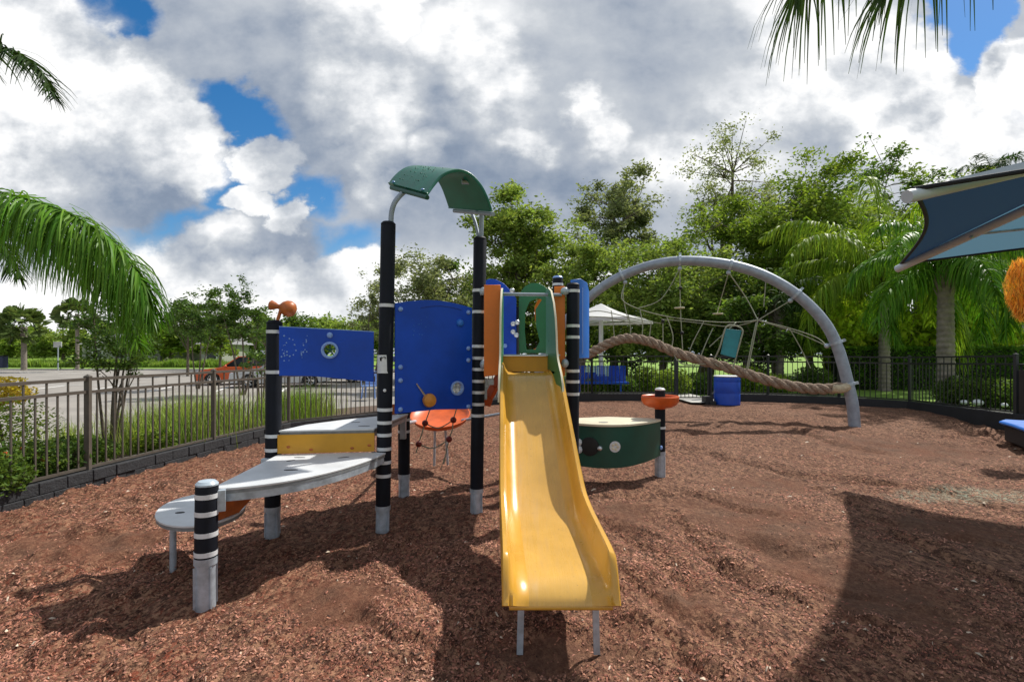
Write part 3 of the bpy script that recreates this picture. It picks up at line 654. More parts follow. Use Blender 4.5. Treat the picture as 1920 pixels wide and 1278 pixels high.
# ---- slide
def add_wear(m,col):
    nt=m.node_tree;N=nt.nodes;L=nt.links;b=N['Principled BSDF']; src=b.inputs['Base Color'].links[0].from_socket
    geo=N.new('ShaderNodeNewGeometry'); mp=N.new('ShaderNodeMapping'); mp.inputs['Scale'].default_value=(34,2.2,2.2); L.new(geo.outputs['Position'],mp.inputs[0])
    n=N.new('ShaderNodeTexNoise'); n.inputs['Scale'].default_value=1; n.inputs['Detail'].default_value=7; n.inputs['Roughness'].default_value=.7; L.new(mp.outputs[0],n.inputs['Vector'])
    n2=N.new('ShaderNodeTexNoise'); n2.inputs['Scale'].default_value=60; n2.inputs['Detail'].default_value=4; L.new(geo.outputs['Position'],n2.inputs['Vector'])
    mr=N.new('ShaderNodeMapRange'); mr.inputs[1].default_value=.52; mr.inputs[2].default_value=.72; mr.inputs[4].default_value=.5; L.new(n.outputs[0],mr.inputs[0])
    mr2=N.new('ShaderNodeMapRange'); mr2.inputs[1].default_value=.66; mr2.inputs[2].default_value=.74; mr2.inputs[4].default_value=.6; L.new(n2.outputs[0],mr2.inputs[0])
    mx=N.new('ShaderNodeMix'); mx.data_type='RGBA'; L.new(mr.outputs[0],mx.inputs[0]); L.new(src,mx.inputs[6]); mx.inputs[7].default_value=(*col,1)
    m2=N.new('ShaderNodeMix'); m2.data_type='RGBA'; L.new(mr2.outputs[0],m2.inputs[0]); L.new(mx.outputs[2],m2.inputs[6]); m2.inputs[7].default_value=(.30,.19,.07,1)
    L.new(m2.outputs[2],b.inputs['Base Color'])
    rr=N.new('ShaderNodeMapRange'); rr.inputs[1].default_value=.35; rr.inputs[2].default_value=.7; rr.inputs[3].default_value=.2; rr.inputs[4].default_value=.42; L.new(n.outputs[0],rr.inputs[0]); L.new(rr.outputs[0],b.inputs['Roughness'])
add_wear(m_slidein,(.45,.27,.08))
SP=[(4.80,1.325),(4.66,1.305),(4.52,1.225),(4.3,1.055),(4.0,.835),(3.75,.65),(3.55,.51),(3.4,.435),(3.22,.395),(3.0,.372),(2.8,.358),(2.66,.345),(2.59,.328),(2.535,.295),(2.512,.262)]
path=catmull([Vector((0,a,b)) for a,b in SP],4)
def slide_half(y): return .262+.01*ss(4.5,2.6,y)
b=MB(); rings=[]
def cx_(y): return .155+(4.75-y)*.038
NR=len(path)
for i,p in enumerate(path):
    t=(path[min(i+1,NR-1)]-path[max(i-1,0)]).normalized(); nn=Vector((0,-t.z,t.y))*(-1)
    if nn.z<0: nn=-nn
    hw=.285-.018*ss(3.2,4.8,p.y)*1.0; wall=.16
    if p.y<2.62: wall=.16*max(.32,1-(2.62-p.y)/.14)
    if p.y>4.62: wall=.10
    c=Vector((cx_(p.y),p.y,p.z))
    prof=[(-hw-.004,-.045),(-hw-.004,wall-.012),(-hw+.004,wall),(-hw+.026,wall),(-hw+.036,wall-.012),(-hw+.05,.05),(-hw+.075,.014),(-hw+.13,0),
          (hw-.13,0),(hw-.075,.014),(hw-.05,.05),(hw-.036,wall-.012),(hw-.026,wall),(hw-.004,wall),(hw+.004,wall-.012),(hw+.004,-.045),(hw-.014,-.045),(hw-.03,-.02),(-hw+.03,-.02),(-hw+.014,-.045)]
    rings.append([c+Vector((x,0,0))+nn*z for x,z in prof])
k=len(rings[0]); vs=[v for r in rings for v in r]; 
b.add(vs,[(i*k+j,i*k+(j+1)%k,(i+1)*k+(j+1)%k,(i+1)*k+j) for i in range(NR-1) for j in range(k)])
b.add(rings[0],[tuple(range(k))[::-1]]); b.add(rings[-1],[tuple(range(k))])
for f in range(len(b.f)-2):
    if f%k in (7,): b.m[f]=1
slide=b.build('slide',[m_slide,m_slidein],ps,smooth=50); slide['label']='long yellow plastic slide with raised side walls'
for f in slide.data.polygons: pass
# rolled lip at the end, with rounded corner cheeks
b=MB(); yl=2.513; xc=cx_(2.5)
b.tube([(xc-.255,yl+.012,.252),(xc+.255,yl+.012,.252)],.014,12)
b.build('end_lip',m_slide,slide)
for sx in (-1,1):
    b=MB(); b.bar((xc+sx*.20,2.66,-.06),(xc+sx*.19,2.66,.315),.012,.034); b.box((xc+sx*.2,2.66,.3),(.06,.06,.012)); b.build('leg',m_steel,slide,bevel=.002)
# guards
def guard(x0,x1,label):
    out=[(4.95,2.115),(4.84,2.12),(4.72,2.08),(4.60,1.96),(4.52,1.82),(4.48,1.68),(4.46,1.54),(4.42,1.46),(4.36,1.40),(4.28,1.33),(4.22,1.24),(4.20,1.10),(4.31,1.09),(4.40,1.18),(4.55,1.28),(4.70,1.345),(4.95,1.355)]
    ex=Vector((x1-x0,-.7,0)).normalized(); l=[((4.95-a)/.7*math.hypot(.7,x1-x0),z) for a,z in out]
    b=MB(); b.prism([l],(x0,4.95,0),ex,(0,0,1),.018,mi=0,mi_side=1); g=b.build('side_guard',[m_green,m_cream],slide,bevel=.003); g['label']=label; return g
g1=guard(.345,.425,'broad green guard on the right of the slide mouth'); g2=guard(-.082,-.098,'narrow green guard on the left of the slide mouth')
b=MB(); b.sphere((.36,4.80,1.62),.018); b.build('bolt_cap',m_dark,g1)
# ---- rear panels
def flat(name,pts,D_,th,m,label=None,holes=(),yaw=0,bevel=.003):
    loop=[((a-960)/960*D_,H-(c-663)/960*D_) for a,c in pts]; hl=[[((a-960)/960*D_,H-(c-663)/960*D_) for a,c in h] for h in holes]
    b=MB(); b.prism([loop]+hl,(0,D_,0),(1,0,0),(0,0,1),th); o=b.build(name,m,ps,bevel=bevel)
    if label:o['label']=label
    return o
bp=flat('rear_panel',[(908,700),(908,527),(918,523),(930,524),(945,532),(958,545),(968,560),(968,665),(960,668)],6.15,.02,m_blue,'rear blue panel with sloping curved top')
arch=[(973+0,662),(973,560),(976,548),(984,537),(996,531),(1008,531),(1020,536),(1028,545),(1032,560),(1033,662)]
hole=[(987,655),(984,620),(985,585),(993,566),(1008,559),(1016,562),(1004,580),(1005,610),(1012,640),(1004,655)]
flat('rear_panel',arch,6.3,.02,m_green,'rear green arched panel with leaf shaped opening',holes=[hole])
flat('rear_panel',[(1002,575),(1008,563),(1020,558),(1032,560),(1033,662),(985,662),(984,656),(1000,655),(1010,650),(1018,636),(1010,612),(1003,600)],6.7,.02,m_orange,'orange cut out panel behind the green one')
for (px,py) in ((960,545),(962,607),(970,604),(962,622),(968,668-40)):
    b=MB(); b.sphere(P(px,py,6.05),.032,14,sc=(1,.7,1)); b.build('bolt_cap',m_chrome,bp)
b=MB(); b.sphere(P(947,648,6.1),.026,12,sc=(1,.5,1)); b.build('bolt_cap',m_ltblue,bp)
# blue bent panel right of E; sunlight put into its lighter colour
b=MB(); pth=[(.67,5.75),(.78,5.80),(.87,5.92),(.92,6.1)]
zt=[2.33,2.35,2.32,2.24]
vs=[];n=4
for (x,y),z in zip(pth,zt): vs+= [(x,y,1.45),(x,y,z),(x-.012,y+.018,z),(x-.012,y+.018,1.45)]
b.add(vs,[(4*i+j,4*(i+1)+j,4*(i+1)+(j+1)%4,4*i+(j+1)%4) for i in range(3) for j in range(4)]+[(0,1,2,3),(15,14,13,12)])
sp=b.build('corner_panel',m_blue2,ps,smooth=60,bevel=.004); sp['label']='bright blue curved panel on the far right corner'
b=MB(); b.tube([Vector((.69,5.745,2.1)),Vector((.69,5.745,1.5))],.006,6); b.tube([Vector((.8,5.805,1.5)),Vector((.8,5.805,2.25))],.006,6); b.build('groove',m_ltblue,sp)
# ---- canopy
near=[(800,362),(812,345),(827,328),(845,319),(864,317),(884,325),(903,345),(916,370),(924,394)]
far=[(728,343),(740,328),(757,315),(776,310),(797,312),(815,325),(829,345),(838,367),(845,388)]
N9=9; b=MB(); P1=catmull([P(a,c,4.15+.5*i/8) for i,(a,c) in enumerate(near)],4); P2=catmull([P(a,c,4.62+.5*i/8) for i,(a,c) in enumerate(far)],4)
k=len(P1); cen=(sum(P1,Vector())+sum(P2,Vector()))/(2*k)
def inn(p,i,pl):
    t=(pl[min(i+1,k-1)]-pl[max(i-1,0)]).normalized(); w=(P1[i]-P2[i]).normalized(); n=t.cross(w); 
    if n.z>0: n=-n
    if n.dot(cen-Vector((0,0,.3))-p)<0 and abs(n.z)<.15: n=-n
    return n
vs=[];
for i in range(k):
    n=inn((P1[i]+P2[i])/2,i,P1); th=.028
    vs+=[P1[i],P2[i],P2[i]+n*th,P1[i]+n*th]
b.add(vs,[(4*i+j,4*(i+1)+j,4*(i+1)+(j+1)%4,4*i+(j+1)%4) for i in range(k-1) for j in range(4)]+[(0,1,2,3)[::-1],tuple(4*(k-1)+j for j in range(4))])
can=b.build('canopy',m_canopy,ps,smooth=50,bevel=.006); can['label']='arched dark green canopy on bent steel tubes'
for pa,pb,nm in ((P1[0],P2[0],'l'),(P1[-1],P2[-1],'r')):
    b=MB(); dn=Vector((0,0,-.035)); d=(pb-pa)*.06; b.tube([pa+dn-d*.3,pb+dn-d*1.5],.019,12); b.build('canopy_rail',m_steelb if nm=='r' else m_dkgreen,can)
b=MB(); 
for i in range(42):
    u=rn.uniform(.25,.8); j=int(rn.uniform(3,14)); p=P1[j].lerp(P2[j],u); n=inn(p,j,P1); b.sphere(p+n*.002,rn.uniform(.004,.008),6)
b.build('bubble_relief',m_dkgreen,can)
for (q,j) in ((.12,1),(.88,1)):
    b=MB(); b.sphere(P1[j].lerp(P2[j],q)+Vector((0,0,.004)),.016,10,sc=(1,1,.6)); b.build('bolt_cap',m_ltblue,can)
for pts in ([P(733,418,4.4),P(734,400,4.4),P(739,382,4.4),P(749,368,4.42),P(760,358,4.45)],
            [P(902,448,4.88),P(903,400,4.87),P(902,372,4.8),P(894,352,4.7),P(880,342,4.62),P(866,341,4.6)],
            [P(898,446,4.9),P(892,420,4.95),P(884,398,5.0),P(879,384,5.02)]):
    b=MB(); b.tube(catmull(pts,6),.022 if len(pts)>4 else .016,14); b.build('canopy_tube',m_steelb,ps)
# ---- rope net under the big panel
b=MB(); nodes=[P(797,793,5.6),P(850,787,5.6),P(785,832,5.6),P(842,823,5.6)]
def rope(b,pts,r=.007,n=6): b.tube(catmull(pts,5),r,n)
rope(b,[P(806,768,5.6),nodes[0],P(790,815,5.6),nodes[2],P(780,848,5.6)]); rope(b,[P(856,766,5.6),nodes[1],P(848,806,5.6),nodes[3],P(832,870,5.65)])
rope(b,[nodes[0],P(822,802,5.58),nodes[1]]); rope(b,[nodes[2],P(812,840,5.58),nodes[3]]); rope(b,[nodes[3],P(836,850,5.6),P(826,880,5.6)],.005)
rn_=b.build('rope_net',m_rope,ps)
for q in nodes:
    b=MB(); b.sphere(q,.036,12); b.build('rope_connector',m_red,rn_)
# ---- orange bucket seat behind
b=MB(); c0=P(826,783,6.9); Mt=Matrix.Rotation(R(19),3,'X')
b.lathe([(0,-.05),(.25,-.04),(.36,-.01),(.395,.04),(.40,.06),(.385,.06),(.35,.02),(.24,-.01),(0,-.02)],c0,Mt,36); st=b.build('tilted_dish',m_orange2,ps); st['label']='shallow orange dish seat on thin legs behind the tower'
b=MB(); b.tube([c0+Vector((-.08,.05,-.05)),Vector((c0.x-.10,c0.y+.1,-.03))],.016,8); b.tube([c0+Vector((.05,.05,-.05)),Vector((c0.x+.08,c0.y+.15,-.03))],.016,8); b.build('leg',m_steel,st)
b=MB(); b.tube([c0+Vector((-.3,-.2,-.02)),I+Vector((0,0,.75))],.02,8); b.tube([c0+Vector((.3,-.1,-.02)),Vector((G.x,G.y,.8))],.018,8); b.build('support_bar',m_steel,st)
b=MB(); b.box((-1.27,5.38,.86),(.09,.06,.22),rz=.4); b.build('corner_block',m_brown,ps,bevel=.01)
b=MB(); b.box((-1.14,5.36,.72),(.06,.05,.22)); b.build('deck_bracket',m_steel,ps,bevel=.004)
# ---- green counter
n=22; c_pts=bez((.56,6.02),(1.12,5.32),(1.79,6.17),n)
b=MB(); vs=[]
for i,(x,y) in enumerate(c_pts):
    t=i/n; zb=.235-.03*math.sin(math.pi*t)+.04*t; zt_=.685
    nx=Vector((c_pts[min(i+1,n)][1]-c_pts[max(i-1,0)][1],-(c_pts[min(i+1,n)][0]-c_pts[max(i-1,0)][0]),0)).normalized()*-.018
    vs+=[(x,y,zb),(x,y,zt_),(x+nx.x,y+nx.y,zt_),(x+nx.x,y+nx.y,zb)]
b.add(vs,[(4*i+j,4*i+(j+1)%4,4*(i+1)+(j+1)%4,4*(i+1)+j)[::-1] for i in range(n) for j in range(4)]+[(0,1,2,3),tuple(4*n+j for j in (3,2,1,0))])
ct=b.build('counter_panel',m_dkgreen,ps,smooth=50,bevel=.003); ct['label']='curved dark green play counter panel'
b=MB(); b.prism([[(x,y-.012) for x,y in c_pts]+[(1.78,6.24),(1.2,6.42),(.57,6.22)]],(0,0,.687),(1,0,0),(0,1,0),.026)
b.build('counter_top',m_cream,ct,bevel=.003)
b=MB()
for x,y in ((1.05,5.88),(1.45,5.98)): b.prism([circ(x,y,.055,18,.03)],(0,0,.714),(1,0,0),(0,1,0),.002)
b.build('hand_slots',m_edge,ct,smooth=0)
def cpoint(px,z):
    best=min(c_pts,key=lambda p:abs(960+960*p[0]/p[1]-px)); i=c_pts.index(best); a=Vector(c_pts[max(i-1,0)]);c=Vector(c_pts[min(i+1,n)]); t=(c-a).normalized(); return Vector((best[0],best[1],z)),Vector((t.y,-t.x,0))
for px,z,r,m,nm in ((1108,.46,.105,m_dark,'black_dial'),(1156,.465,.062,m_white,'round_badge')):
    p,nn=cpoint(px,z); Mq=nn.to_track_quat('Z','Y').to_matrix(); b=MB(); b.lathe([(r,-.01),(r,.014 if m is m_dark else .006),(r*.85,.022 if m is m_dark else .007),(0,.02 if m is m_dark else .007)],p,Mq,26)
    o=b.build(nm,m,ct)
    if nm=='round_badge':
        b=MB()
        for k in range(5):
            a=k*2*math.pi/5; b.sphere(p+nn*.009+Vector((nn.y*-1,nn.x,0))*r*.5*math.cos(a)+Vector((0,0,r*.5*math.sin(a))),r*.26,10,sc=(1,.3,1))
        b.build('badge_relief',m_cream,o)
for px,z,r in ((1086,.50,.045),(1085,.42,.05),(1126,.45,.03)):
    p,nn=cpoint(px,z); b=MB(); b.sphere(p+nn*.03,r,14); b.build('turning_knob',m_white if px<1100 else m_chrome,ct)
p,nn=cpoint(1240,.37); bolt(ct,p+nn*.005,nn,.026)
b=MB(); b.lathe([(.05,-.16),(.065,-.11),(.14,-.095),(.195,-.065),(.222,-.02),(.225,.03),(.215,.045),(.20,.035),(.19,.0),(.14,-.03),(.06,-.03)],(Hh.x,Hh.y,.945),None,32); b.build('sand_bowl',m_orange2,ps)
# ---------------------------------------------------------------- arch rope climber
ac=thing('arch_climber','galvanised steel arch with thick braided rope and hanging board','climbing frame',loc=P(1602,795,9.9))
apx=[(1604,812),(1602,795),(1598,755),(1590,720),(1582,688),(1570,650),(1553,615),(1530,585),(1500,557),(1465,533),(1425,513),(1380,499),(1330,491),(1275,489),(1230,495),(1185,509),(1140,531),(1100,562),(1060,603),(1030,650),(1008,705),(995,760)]
def aD(px): return 9.9+(1604-px)*.0034
archp=catmull([P(a,c,aD(a)) for a,c in apx],5)
b=MB(); b.tube(archp,.104,22); b.build('arch_tube',m_steelb,ac)
def clampat(px,py):
    q=P(px,py,aD(px)); i=min(range(len(archp)),key=lambda i:(archp[i]-q).length); p=archp[i]; t=(archp[min(i+1,len(archp)-1)]-archp[max(i-1,0)]).normalized()
    Mq=t.to_track_quat('Z','Y').to_matrix(); b=MB(); b.lathe([(.108,-.025),(.128,-.025),(.128,.025),(.108,.025)],p,Mq,20)
    up=Vector((0,0,1)); up=(up-t*up.dot(t)).normalized(); b.box(p+up*.14,(.05,.07,.05),M=Mq); b.sphere(p-up*.16,.05,10)
    b.build('clamp',m_steel,ac); return p-up*.16
k1=clampat(1165,518);k2=clampat(1272,489);k3=clampat(1373,498);k4=clampat(1490,551);k5=clampat(1566,640);k6=clampat(1600,720)
# braided rope
rp=catmull([P(1097,668,11.4),P(1120,655,11.3),P(1150,640,11.2),P(1182,634,11.1),P(1220,641,11.0),P(1265,660,10.9),P(1320,677,10.7),P(1380,694,10.5),P(1440,713,10.3),P(1500,726,10.15),P(1550,729,10.0),P(1590,724,9.95)],26)
b=MB(); ns=3; 
for s_ in range(ns):
    st_=[]
    for i,p in enumerate(rp):
        t=(rp[min(i+1,len(rp)-1)]-rp[max(i-1,0)]).normalized(); u=t.cross(Vector((0,0,1))).normalized(); w=t.cross(u)
        a=i*.21+s_*2*math.pi/ns; rr=.056*(1 if i>12 else .55+.45*i/12); st_.append(p+(u*math.cos(a)+w*math.sin(a))*rr)
    b.tube(st_,.055,9)
b.build('braided_rope',m_thick,ac)
def rpn(px): return min(rp,key=lambda p:abs(960+960*p.x/p.y-px))
b=MB(); rope(b,[P(1560,727,9.93),P(1575,729,9.9),P(1590,724,9.9)],.085,10); b.build('rope_end_wrap',mat('pale_wrap',(.5,.42,.28),.8,var=.3,vscale=20),ac)
node=P(1421,600,10.6)
rl=[[k1,P(1166,560,11.2),P(1195,578,11.1),P(1250,593,11),P(1320,602,10.8),P(1380,604,10.7),node],[P(1240,598,11.6),P(1300,604,11.4),P(1370,612,11.2),node],[node,k4],[node,P(1490,622,10.4),k5],[node,P(1480,615,10.7),P(1530,632,10.4),k5],
    [node,rpn(1400)],[P(1418,604,10.6),P(1410,640,10.5),rpn(1398)],[k2,P(1276,580,11),P(1280,655,10.9)],[k3,P(1352,560,11.1),P(1345,586,11.3)],[P(1337,615,10.9),P(1325,640,10.8),rpn(1312)],
    [k1,P(1168,550,11.2),P(1172,575,11.2),P(1178,600,11.15)],[P(1178,590,11.1),P(1182,612,11.1),rpn(1182)],[P(1146,582,11.2),P(1150,610,11.2),rpn(1152)],[P(1221,604,11),rpn(1217)],[P(1243,598,11),rpn(1243)],
    [P(1257,650,10.9),P(1268,672,10.8),P(1283,683,10.7),P(1310,683,10.65),rpn(1335)],[P(1300,668,10.75),rpn(1303)],[rpn(1335)+Vector((0,0,.05)),P(1346,686,10.5),rpn(1352)],[P(1100,585,11.4),P(1125,583,11.3),P(1160,590,11.2),P(1200,600,11.1),P(1240,606,11)],[P(1100,593,11.6),P(1145,596,11.5),P(1200,610,11.2)],
    [k3+Vector((.8,0,.1)),P(1432,575,10.8)],[P(1250,593,11),P(1262,630,10.95),rpn(1258)],[P(1380,604,10.7),P(1372,612,10.6),P(1330,650,10.7)],[P(1320,602,10.8),P(1300,640,10.8),rpn(1290)],[P(1200,580,11.2),P(1205,610,11.1),rpn(1203)],[P(1480,615,10.7),P(1500,650,10.6),P(1520,690,10.5)],[k2,P(1240,560,11.1),P(1195,578,11.1)],[k3,P(1400,560,10.9),node]]
for q in rl:
    b=MB(); rope(b,q,.0105,6); b.build('rope',m_rope,ac)
for px,py,d in ((1274,577,11.0),(1346,588,11.2)):
    b=MB(); b.lathe([(.0,-.012),(.105,-.012),(.11,0),(.105,.012),(0,.012)],P(px,py,d),None,18); b.build('foot_disc',m_cream,ac)
for px,py in ((1276,540),(1279,624),(1425,601),(1243,602),(1369,700-10)):
    b=MB(); b.sphere(P(px,py,10.9),.04,10); b.build('rope_connector',m_dark,ac)
# teal swing board
b=MB(); sw=[P(1362,616,10.45),P(1391,619,10.4),P(1379,671,10.35),P(1352,664,10.4)]
cen=sum(sw,Vector())/4; exx=(sw[1]-sw[0]).normalized(); eyy=(sw[0]-sw[3]).normalized(); nn=exx.cross(eyy).normalized(); 
b.add([q for q in sw]+[q+Vector((0,.04,0)) for q in sw],[(0,3,2,1),(4,5,6,7),(0,1,5,4),(1,2,6,5),(2,3,7,6),(3,0,4,7)])
ob=b.build('swing_board',mat('teal_board',(.02,.22,.25),.45,var=.15,vscale=9),ac,smooth=0,bevel=.006)
b=MB(); rope(b,[P(1339,674,10.5),P(1350,650,10.42),P(1361,614,10.4),P(1376,610,10.4),P(1392,618,10.36),P(1388,640,10.36),P(1374,690,10.4)],.016,6); b.build('swing_loop',m_rope,ob)
b=MB(); b.box(P(1365,668,10.4)+Vector((0,.02,-.02)),(.26,.09,.05),rz=0); b.build('board_edge',m_dark,ob,smooth=0)
# ---------------------------------------------------------------- drum, tent, bench
dl=P(1363,757,13.6); dl.z=.15
dr=thing('drum','squat blue plastic drum standing by the back gate','drum',loc=dl)
b=MB(); b.lathe([(.0,0),(.31,0),(.326,.015),(.328,.30),(.325,.31),(.328,.32),(.328,.60),(.324,.61),(.327,.62),(.326,.72),(.31,.75)],dl,None,36); b.build('barrel',mat('drum_blue',(.008,.07,.50),.38,var=.15,vscale=4),dr)
b=MB(); b.lathe([(.31,.745),(.335,.745),(.338,.765),(.30,.775),(0,.77)],dl,None,36); b.build('lid_rim',m_white,dr)
bx=MB(); bx.box((dl.x-.50,dl.y+.05,.26),(.2,.3,.22)); bx.box((dl.x-.42,dl.y-.05,.2),(.16,.2,.1)); tag(bx.build('valve_box',m_kerb,smooth=0,bevel=.01),'small black box on the ground left of the blue drum','box')
tz=.2; tc_=P(1127,735,17.3); tc_.z=tz
te=thing('shade_umbrella','white square hipped shade umbrella on a single pale post behind fence','umbrella',loc=tc_)
b=MB(); n=8; hw=1.95; ap=Vector((tc_.x,tc_.y,3.2)); cor=[Vector((tc_.x+hw*math.cos(a),tc_.y+hw*math.sin(a),2.58)) for a in (R(15),R(105),R(195),R(285))]
for i in range(4):
    a=cor[i];c=cor[(i+1)%4]; rows=5
    grid=[[ap.lerp(a.lerp(c,j/8)+Vector((0,0,.09*math.sin(math.pi*j/8))),r/rows)-Vector((0,0,.07*math.sin(math.pi*r/rows))) for j in range(9)] for r in range(rows+1)]
    vs=[p for r in grid for p in r]; b.add(vs,[(r*9+j,(r+1)*9+j,(r+1)*9+j+1,r*9+j+1) for r in range(rows) for j in range(8)])
    for e in (0,1):
        q=(a if e==0 else c)
    b.bar(a-Vector((0,0,.0)),c-Vector((0,0,.0)),.02,.09)
b.build('fabric_top',mat('white_canvas',(.74,.74,.74),.8,trans=.25),te,smooth=30)
b=MB(); b.tube([tc_-Vector((0,0,.1)),(tc_.x,tc_.y,3.12)],.075,16); 
for q in cor: b.tube([(tc_.x,tc_.y,2.7),q+Vector((0,0,.02))],.02,8)
b.build('post',m_white,te)
bn=thing('bench','blue perforated metal bench below the white umbrella','bench',loc=(3.0,15.9,.2))
def slat_bench(root,x,y,z,w,m):
    b=MB()
    for k in range(8): b.box((x,y+.22+.012*k,z+.5+.062*k),(w,.02,.045))
    for k in range(24): b.box((x-w/2+w*k/23,y+.27,z+.72),(.018,.012,.48))
    b.build('backrest',m,root,smooth=0)
    b=MB()
    for k in range(7): b.box((x,y-.2+.065*k,z+.46),(w,.045,.02))
    b.box((x,y-.23,z+.44),(w,.03,.06)); b.build('seat',m,root,smooth=0)
    for sx in (-1,1):
        b=MB(); b.box((x+sx*w*.38,y,z+.22),(.05,.06,.46)); b.box((x+sx*w*.38,y,z+.02),(.07,.45,.03)); b.tube([(x+sx*w*.38,y,z+.42),(x+sx*w*.38,y+.26,z+.5),(x+sx*w*.38,y+.34,z+.95)],.02,8); b.build('leg',m,root)
slat_bench(bn,2.75,16.0,.16,1.7,m_blue)
# light blue chair beyond left fence
chx=thing('garden_chair','pale blue plastic chair beyond the fence beside tall post','chair',loc=P(694,745,18.2))
cl=P(694,745,18.2)
b=MB(); b.box(cl+Vector((0,0,.42)),(.5,.48,.04)); b.build('seat',m_ltblue,chx,bevel=.01)
b=MB(); b.prism([[(-.25,.45),(.25,.45),(.27,.85),(.2,.93),(-.2,.93),(-.27,.85)],[(-.1,.55),(.1,.55),(.1,.75),(-.1,.75)]],cl+Vector((0,.22,0)),(1,0,0),(0,.15,1),.03); b.build('backrest',m_ltblue,chx,bevel=.01)
for sx in(-1,1):
    for sy in (-1,1):
        b=MB(); b.tube([cl+Vector((sx*.24,sy*.24,-.02)),cl+Vector((sx*.2,sy*.2,.42))],.025,8); b.build('leg',m_ltblue,chx)
    b=MB(); b.box(cl+Vector((sx*.27,0,.62)),(.05,.42,.03)); b.box(cl+Vector((sx*.27,-.18,.52)),(.04,.04,.2)); b.build('armrest',m_ltblue,chx,bevel=.008)
# ---------------------------------------------------------------- shade canopy right
E2=Vector((2.90,3.70,2.69)); E1=Vector((5.09,6.70,2.675)); side=E1-E2; perp=Vector((side.y,-side.x,0)).normalized()*3.73
E4=E1+perp; E3=E2+perp; AP=(E1+E2+E3+E4)/4; AP.z=3.38
sc=thing('shade_canopy','navy fabric shade canopy on white steel arms at right','shade canopy',loc=(AP.x,AP.y,0))
b=MB(); rows=8; cols=12
for a,c in ((E2,E1),(E1,E4),(E4,E3),(E3,E2)):
    ec=(a+c)/2; grid=[]
    for r in range(rows+1):
        row=[]
        for j in range(cols+1):
            t=j/cols; e=a.lerp(c,t); e=e.lerp(AP,.085*math.sin(math.pi*t)); e.z+=0.0; p=AP.lerp(e,r/rows); p.z-=.05*math.sin(math.pi*r/rows)*math.sin(math.pi*t)+0; row.append(p)
        grid.append(row)
    vs=[p for r in grid for p in r]; w=cols+1
    b.add(vs,[(r*w+j,(r+1)*w+j,(r+1)*w+j+1,r*w+j+1) for r in range(rows) for j in range(cols)])
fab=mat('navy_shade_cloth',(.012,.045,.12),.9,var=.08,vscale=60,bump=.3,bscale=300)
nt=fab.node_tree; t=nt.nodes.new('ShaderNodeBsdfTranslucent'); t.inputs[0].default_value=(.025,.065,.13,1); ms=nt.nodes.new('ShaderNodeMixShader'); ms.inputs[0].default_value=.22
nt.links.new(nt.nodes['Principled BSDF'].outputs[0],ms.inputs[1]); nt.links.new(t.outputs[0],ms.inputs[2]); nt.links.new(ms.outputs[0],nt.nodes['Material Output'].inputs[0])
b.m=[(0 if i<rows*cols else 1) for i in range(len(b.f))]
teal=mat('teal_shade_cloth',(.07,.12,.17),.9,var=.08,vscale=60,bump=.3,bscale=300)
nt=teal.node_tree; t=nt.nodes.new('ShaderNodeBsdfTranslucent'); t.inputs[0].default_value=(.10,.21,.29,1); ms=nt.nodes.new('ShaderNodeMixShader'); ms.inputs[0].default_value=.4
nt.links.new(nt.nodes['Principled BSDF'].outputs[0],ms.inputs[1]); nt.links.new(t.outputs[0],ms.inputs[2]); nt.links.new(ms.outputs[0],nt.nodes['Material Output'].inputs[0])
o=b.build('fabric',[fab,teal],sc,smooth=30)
b=MB()
for a,c in ((E2,E1),(E1,E4),(E4,E3),(E3,E2)):
    b.tube([a.lerp(c,j/16).lerp(AP,.085*math.sin(math.pi*j/16)) for j in range(17)],.017,8)
b.build('hem',mat('hem',(.01,.012,.018),.8),sc)
for q in (E2,E1,E4,E3):
    b=MB(); d=(AP-q); a=q-d*.02; b.tube([a+Vector((0,0,-.045)),AP+Vector((0,0,-.09))],.048,18); b.build('arm',mat('white_arm',(.50,.54,.60),.4,var=.06,vscale=5),sc)
b=MB(); b.tube([(AP.x,AP.y,-.1),(AP.x,AP.y,3.2)],.09,20); b.build('post',m_white,sc)
b=MB(); q=E1.lerp(AP,.33); b.tube([q+Vector((0,0,-.05)),q+perp*.25+Vector((0,0,-.05))],.015,8); b.sphere(q+Vector((-.03,-.05,-.09)),.02,8); b.build('strut',m_steel,sc)
# blue play platform at the right edge and brown bin
pb=MB(); pb.prism([[(8.32,8.75),(8.1,8.3),(7.5,7.25),(8.6,6.8),(9.4,8.3),(8.6,8.95)]],(0,0,.30),(1,0,0),(0,1,0),.06); pb.prism([[(8.37,8.7),(8.16,8.3),(7.58,7.3),(8.55,6.88),(9.3,8.3),(8.6,8.88)]],(0,0,.02),(1,0,0),(0,1,0),.28,mi=1)
tag(pb.build('play_step',[m_blue2,m_kerb],bevel=.03),'low bright blue moulded play step at the right edge','play equipment')
bc=thing('waste_bin','square brown slatted waste bin beyond the right fence end','bin',loc=(9.75,9.3,.2))
b=MB(); b.box((9.8,9.35,.72),(.62,.5,.95)); 
for k in range(13): b.box((9.8-.3+.05*k,9.09,.72),(.03,.02,.9))
b.build('body',mat('bin_brown',(.045,.035,.028),.6,var=.15),bc,smooth=0,bevel=.005)
b=MB(); b.box((9.8,9.35,1.30),(.66,.54,.03)); 
for sx in(-1,1):
    for sy in (-1,1): b.box((9.8+sx*.28,9.35+sy*.22,1.24),(.03,.03,.1))
b.build('lid',m_fenceb,bc,smooth=0)
